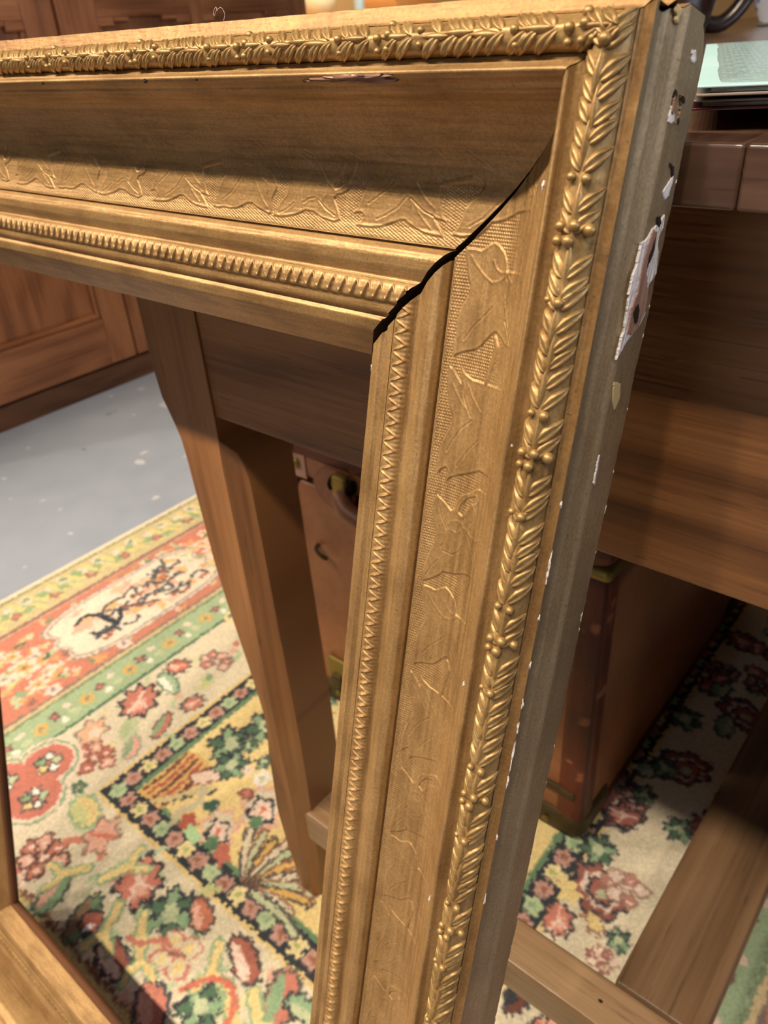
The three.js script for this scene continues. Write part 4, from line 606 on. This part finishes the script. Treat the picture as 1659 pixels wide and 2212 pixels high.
  tag(rug, 'cream, rose and green floral patterned rug with dark rosette border, on the grey floor', 'rug');
}

// ---------------------------------------------------------------- THE ROOM
const RM = { x0: -3.7, x1: 3.2, z0: -5.4, z1: 3.4, y0: -.005, y1: 2.8 };
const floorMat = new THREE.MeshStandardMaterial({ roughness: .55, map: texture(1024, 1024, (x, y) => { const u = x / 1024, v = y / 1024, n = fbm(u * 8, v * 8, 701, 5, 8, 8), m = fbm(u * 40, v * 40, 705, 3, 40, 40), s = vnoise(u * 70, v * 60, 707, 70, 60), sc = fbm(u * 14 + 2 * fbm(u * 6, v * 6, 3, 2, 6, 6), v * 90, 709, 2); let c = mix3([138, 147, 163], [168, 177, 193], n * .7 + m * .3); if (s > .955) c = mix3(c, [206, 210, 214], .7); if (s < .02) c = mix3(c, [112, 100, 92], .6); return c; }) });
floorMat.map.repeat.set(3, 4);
const plaster = (c) => new THREE.MeshStandardMaterial({ color: c, roughness: .9 });
{
  const w = RM.x1 - RM.x0, d = RM.z1 - RM.z0, h = RM.y1 - RM.y0, cx = (RM.x0 + RM.x1) / 2, cz = (RM.z0 + RM.z1) / 2, cy = (RM.y0 + RM.y1) / 2;
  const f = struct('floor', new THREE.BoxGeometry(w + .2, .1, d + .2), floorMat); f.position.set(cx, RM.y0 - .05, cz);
  const c = struct('ceiling', new THREE.BoxGeometry(w + .2, .1, d + .2), plaster(0xa39c90)); c.position.set(cx, RM.y1 + .05, cz);
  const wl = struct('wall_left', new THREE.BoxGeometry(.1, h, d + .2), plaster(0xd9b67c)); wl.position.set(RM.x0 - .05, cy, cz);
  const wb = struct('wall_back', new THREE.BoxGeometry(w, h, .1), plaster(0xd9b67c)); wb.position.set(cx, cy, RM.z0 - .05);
  // the right wall has a high shop window, the front wall (behind the viewer) a small one
  const holed = (a0, a1, o) => { const sh = new THREE.Shape([[a0, RM.y0], [a1, RM.y0], [a1, RM.y1], [a0, RM.y1]].map((p) => new THREE.Vector2(...p))); sh.holes.push(new THREE.Path([[o[0], o[2]], [o[0], o[3]], [o[1], o[3]], [o[1], o[2]]].map((p) => new THREE.Vector2(...p)))); return new THREE.ExtrudeGeometry(sh, { depth: .1, bevelEnabled: false }); };
  const oR = [-2.3, -.1, 1.35, 2.5], oF = [-.85, .4, 1.25, 2.1];
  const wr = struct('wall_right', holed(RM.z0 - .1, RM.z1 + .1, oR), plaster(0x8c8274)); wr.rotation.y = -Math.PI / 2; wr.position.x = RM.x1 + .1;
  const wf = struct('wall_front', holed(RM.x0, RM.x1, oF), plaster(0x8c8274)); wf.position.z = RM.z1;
  const fr = new THREE.MeshStandardMaterial({ color: 0x3c3a38, roughness: .5 }), glass = new THREE.MeshPhysicalMaterial({ roughness: 0, transmission: 1, thickness: 0, ior: 1.5 });
  [[oR, 'window_1'], [oF, 'window_2']].forEach(([[a0, a1, b0, b1], name], k) => {
    const win = new THREE.Group(); win.name = name; win.userData.kind = 'structure'; scene.add(win);
    if (k) win.position.z = RM.z1 + .04; else { win.rotation.y = -Math.PI / 2; win.position.x = RM.x1 + .05; }
    const m = (a0 + a1) / 2;
    for (const [a, b, e, g2] of [[a0, a1, b0, b0 + .05], [a0, a1, b1 - .05, b1], [a0, a0 + .05, b0, b1], [a1 - .05, a1, b0, b1], [m - .02, m + .02, b0, b1]]) span('window_frame', a, b, e, g2, -.025, .025, fr, win, 0, .003);
    add('pane', new THREE.PlaneGeometry(a1 - a0, b1 - b0), glass, win).position.set(m, (b0 + b1) / 2, 0);
  });
}
// lamps
function ceilingSpot(label, pos, target, cd, spread = .46) {
  const t = thing('ceiling_spotlight', label, 'spotlight', [pos[0], pos[1], pos[2]]); const m = new THREE.MeshStandardMaterial({ color: 0x222222, roughness: .5, metalness: .3 });
  const dir = new THREE.Vector3(...target).sub(new THREE.Vector3(...pos)).normalize(), qd = new THREE.Quaternion().setFromUnitVectors(new THREE.Vector3(0, -1, 0), dir);
  const sh = add('housing', new THREE.LatheGeometry([[.001, .13], [.045, .13], [.055, .1], [.058, .012], [.055, .012], [.05, .1], [.001, .105]].map((p) => new THREE.Vector2(...p)), 28), m, t); sh.quaternion.copy(qd);
  const bulb = add('bulb', new THREE.CircleGeometry(.048, 24).rotateX(Math.PI / 2).translate(0, .02, 0), new THREE.MeshStandardMaterial({ color: 0x000000, emissive: WARM, emissiveIntensity: 6 }), t); bulb.quaternion.copy(qd);
  add('stem', new THREE.CylinderGeometry(.009, .009, RM.y1 - pos[1] - .1, 10).translate(0, (RM.y1 - pos[1] + .1) / 2, 0), m, t);
  const l = new THREE.SpotLight(WARM, cd, 0, spread, .6, 2); l.position.set(...pos); l.position.addScaledVector(dir, .004); l.target.position.set(...target); l.castShadow = true; l.shadow.radius = 2; l.shadow.mapSize.set(2048, 2048); scene.add(l, l.target); return t;
}
KEYS.forEach(([x, cd], i) => ceilingSpot(['first', 'second', 'third', 'fourth', 'fifth', 'sixth', 'seventh', 'eighth'][i] + ' black ceiling spotlight of the row facing the table, counted from the cabinet', [x, KEY_Y, KEY_Z], [-.55, 0, -.72], cd).userData.group = 'row of ceiling spotlights');
ceilingSpot('black ceiling spotlight above the far pine sideboard', BACK_POS, [-3, .8, -3.3], BACK_CD, .8);
ceilingSpot('unseen black ceiling spotlight added to brighten the reddish cabinet and bare floor', LEFT_FILL_POS, [-1.75, .15, -.9], LEFT_FILL_CD, .5);
for (const [i, [x, z]] of [[1.7, .6], [-2.0, .9]].entries()) {
  const t = thing('ceiling_panel', ['flat white ceiling light panel right of the table', 'flat white ceiling light panel in front of the cabinet'][i], 'ceiling light', [x, RM.y1, z]);
  span('panel_frame', -.62, .62, -.035, -.001, -.17, .17, plaster(0xe8e8e8), t, 0, .004);
  add('diffuser', new THREE.PlaneGeometry(1.18, .28).rotateX(Math.PI / 2).translate(0, -.0365, 0), new THREE.MeshStandardMaterial({ color: 0, emissive: COOL, emissiveIntensity: 2 }), t);
  const l = new THREE.RectAreaLight(COOL, PANEL_NITS, 1.18, .28); l.position.set(x, RM.y1 - .045, z); l.lookAt(x, 0, z); scene.add(l);
}
// a thread of lint caught on the top edge of the frame
{
  const b = new THREE.Vector3(-.252, HT + .0016, .0405), w = (a) => frame.localToWorld(new THREE.Vector3(...a).multiplyScalar(.5).add(b)); frame.updateMatrixWorld(true);
  const g = new THREE.TubeGeometry(new THREE.CatmullRomCurve3([[0, 0, 0], [.001, .004, 0], [-.002, .008, .001], [-.006, .006, .002], [-.009, .0035, .001], [-.0115, .006, 0], [-.009, .009, 0], [-.006, .006, .001]].map(w)), 40, .00007, 5);
  tag(add('lint_fibre', g, new THREE.MeshStandardMaterial({ color: 0xc9b8b0, roughness: 1 })), 'thin pale curled thread of lint on the top edge of the gilt frame', 'lint');
}
renderer.render(scene, camera);
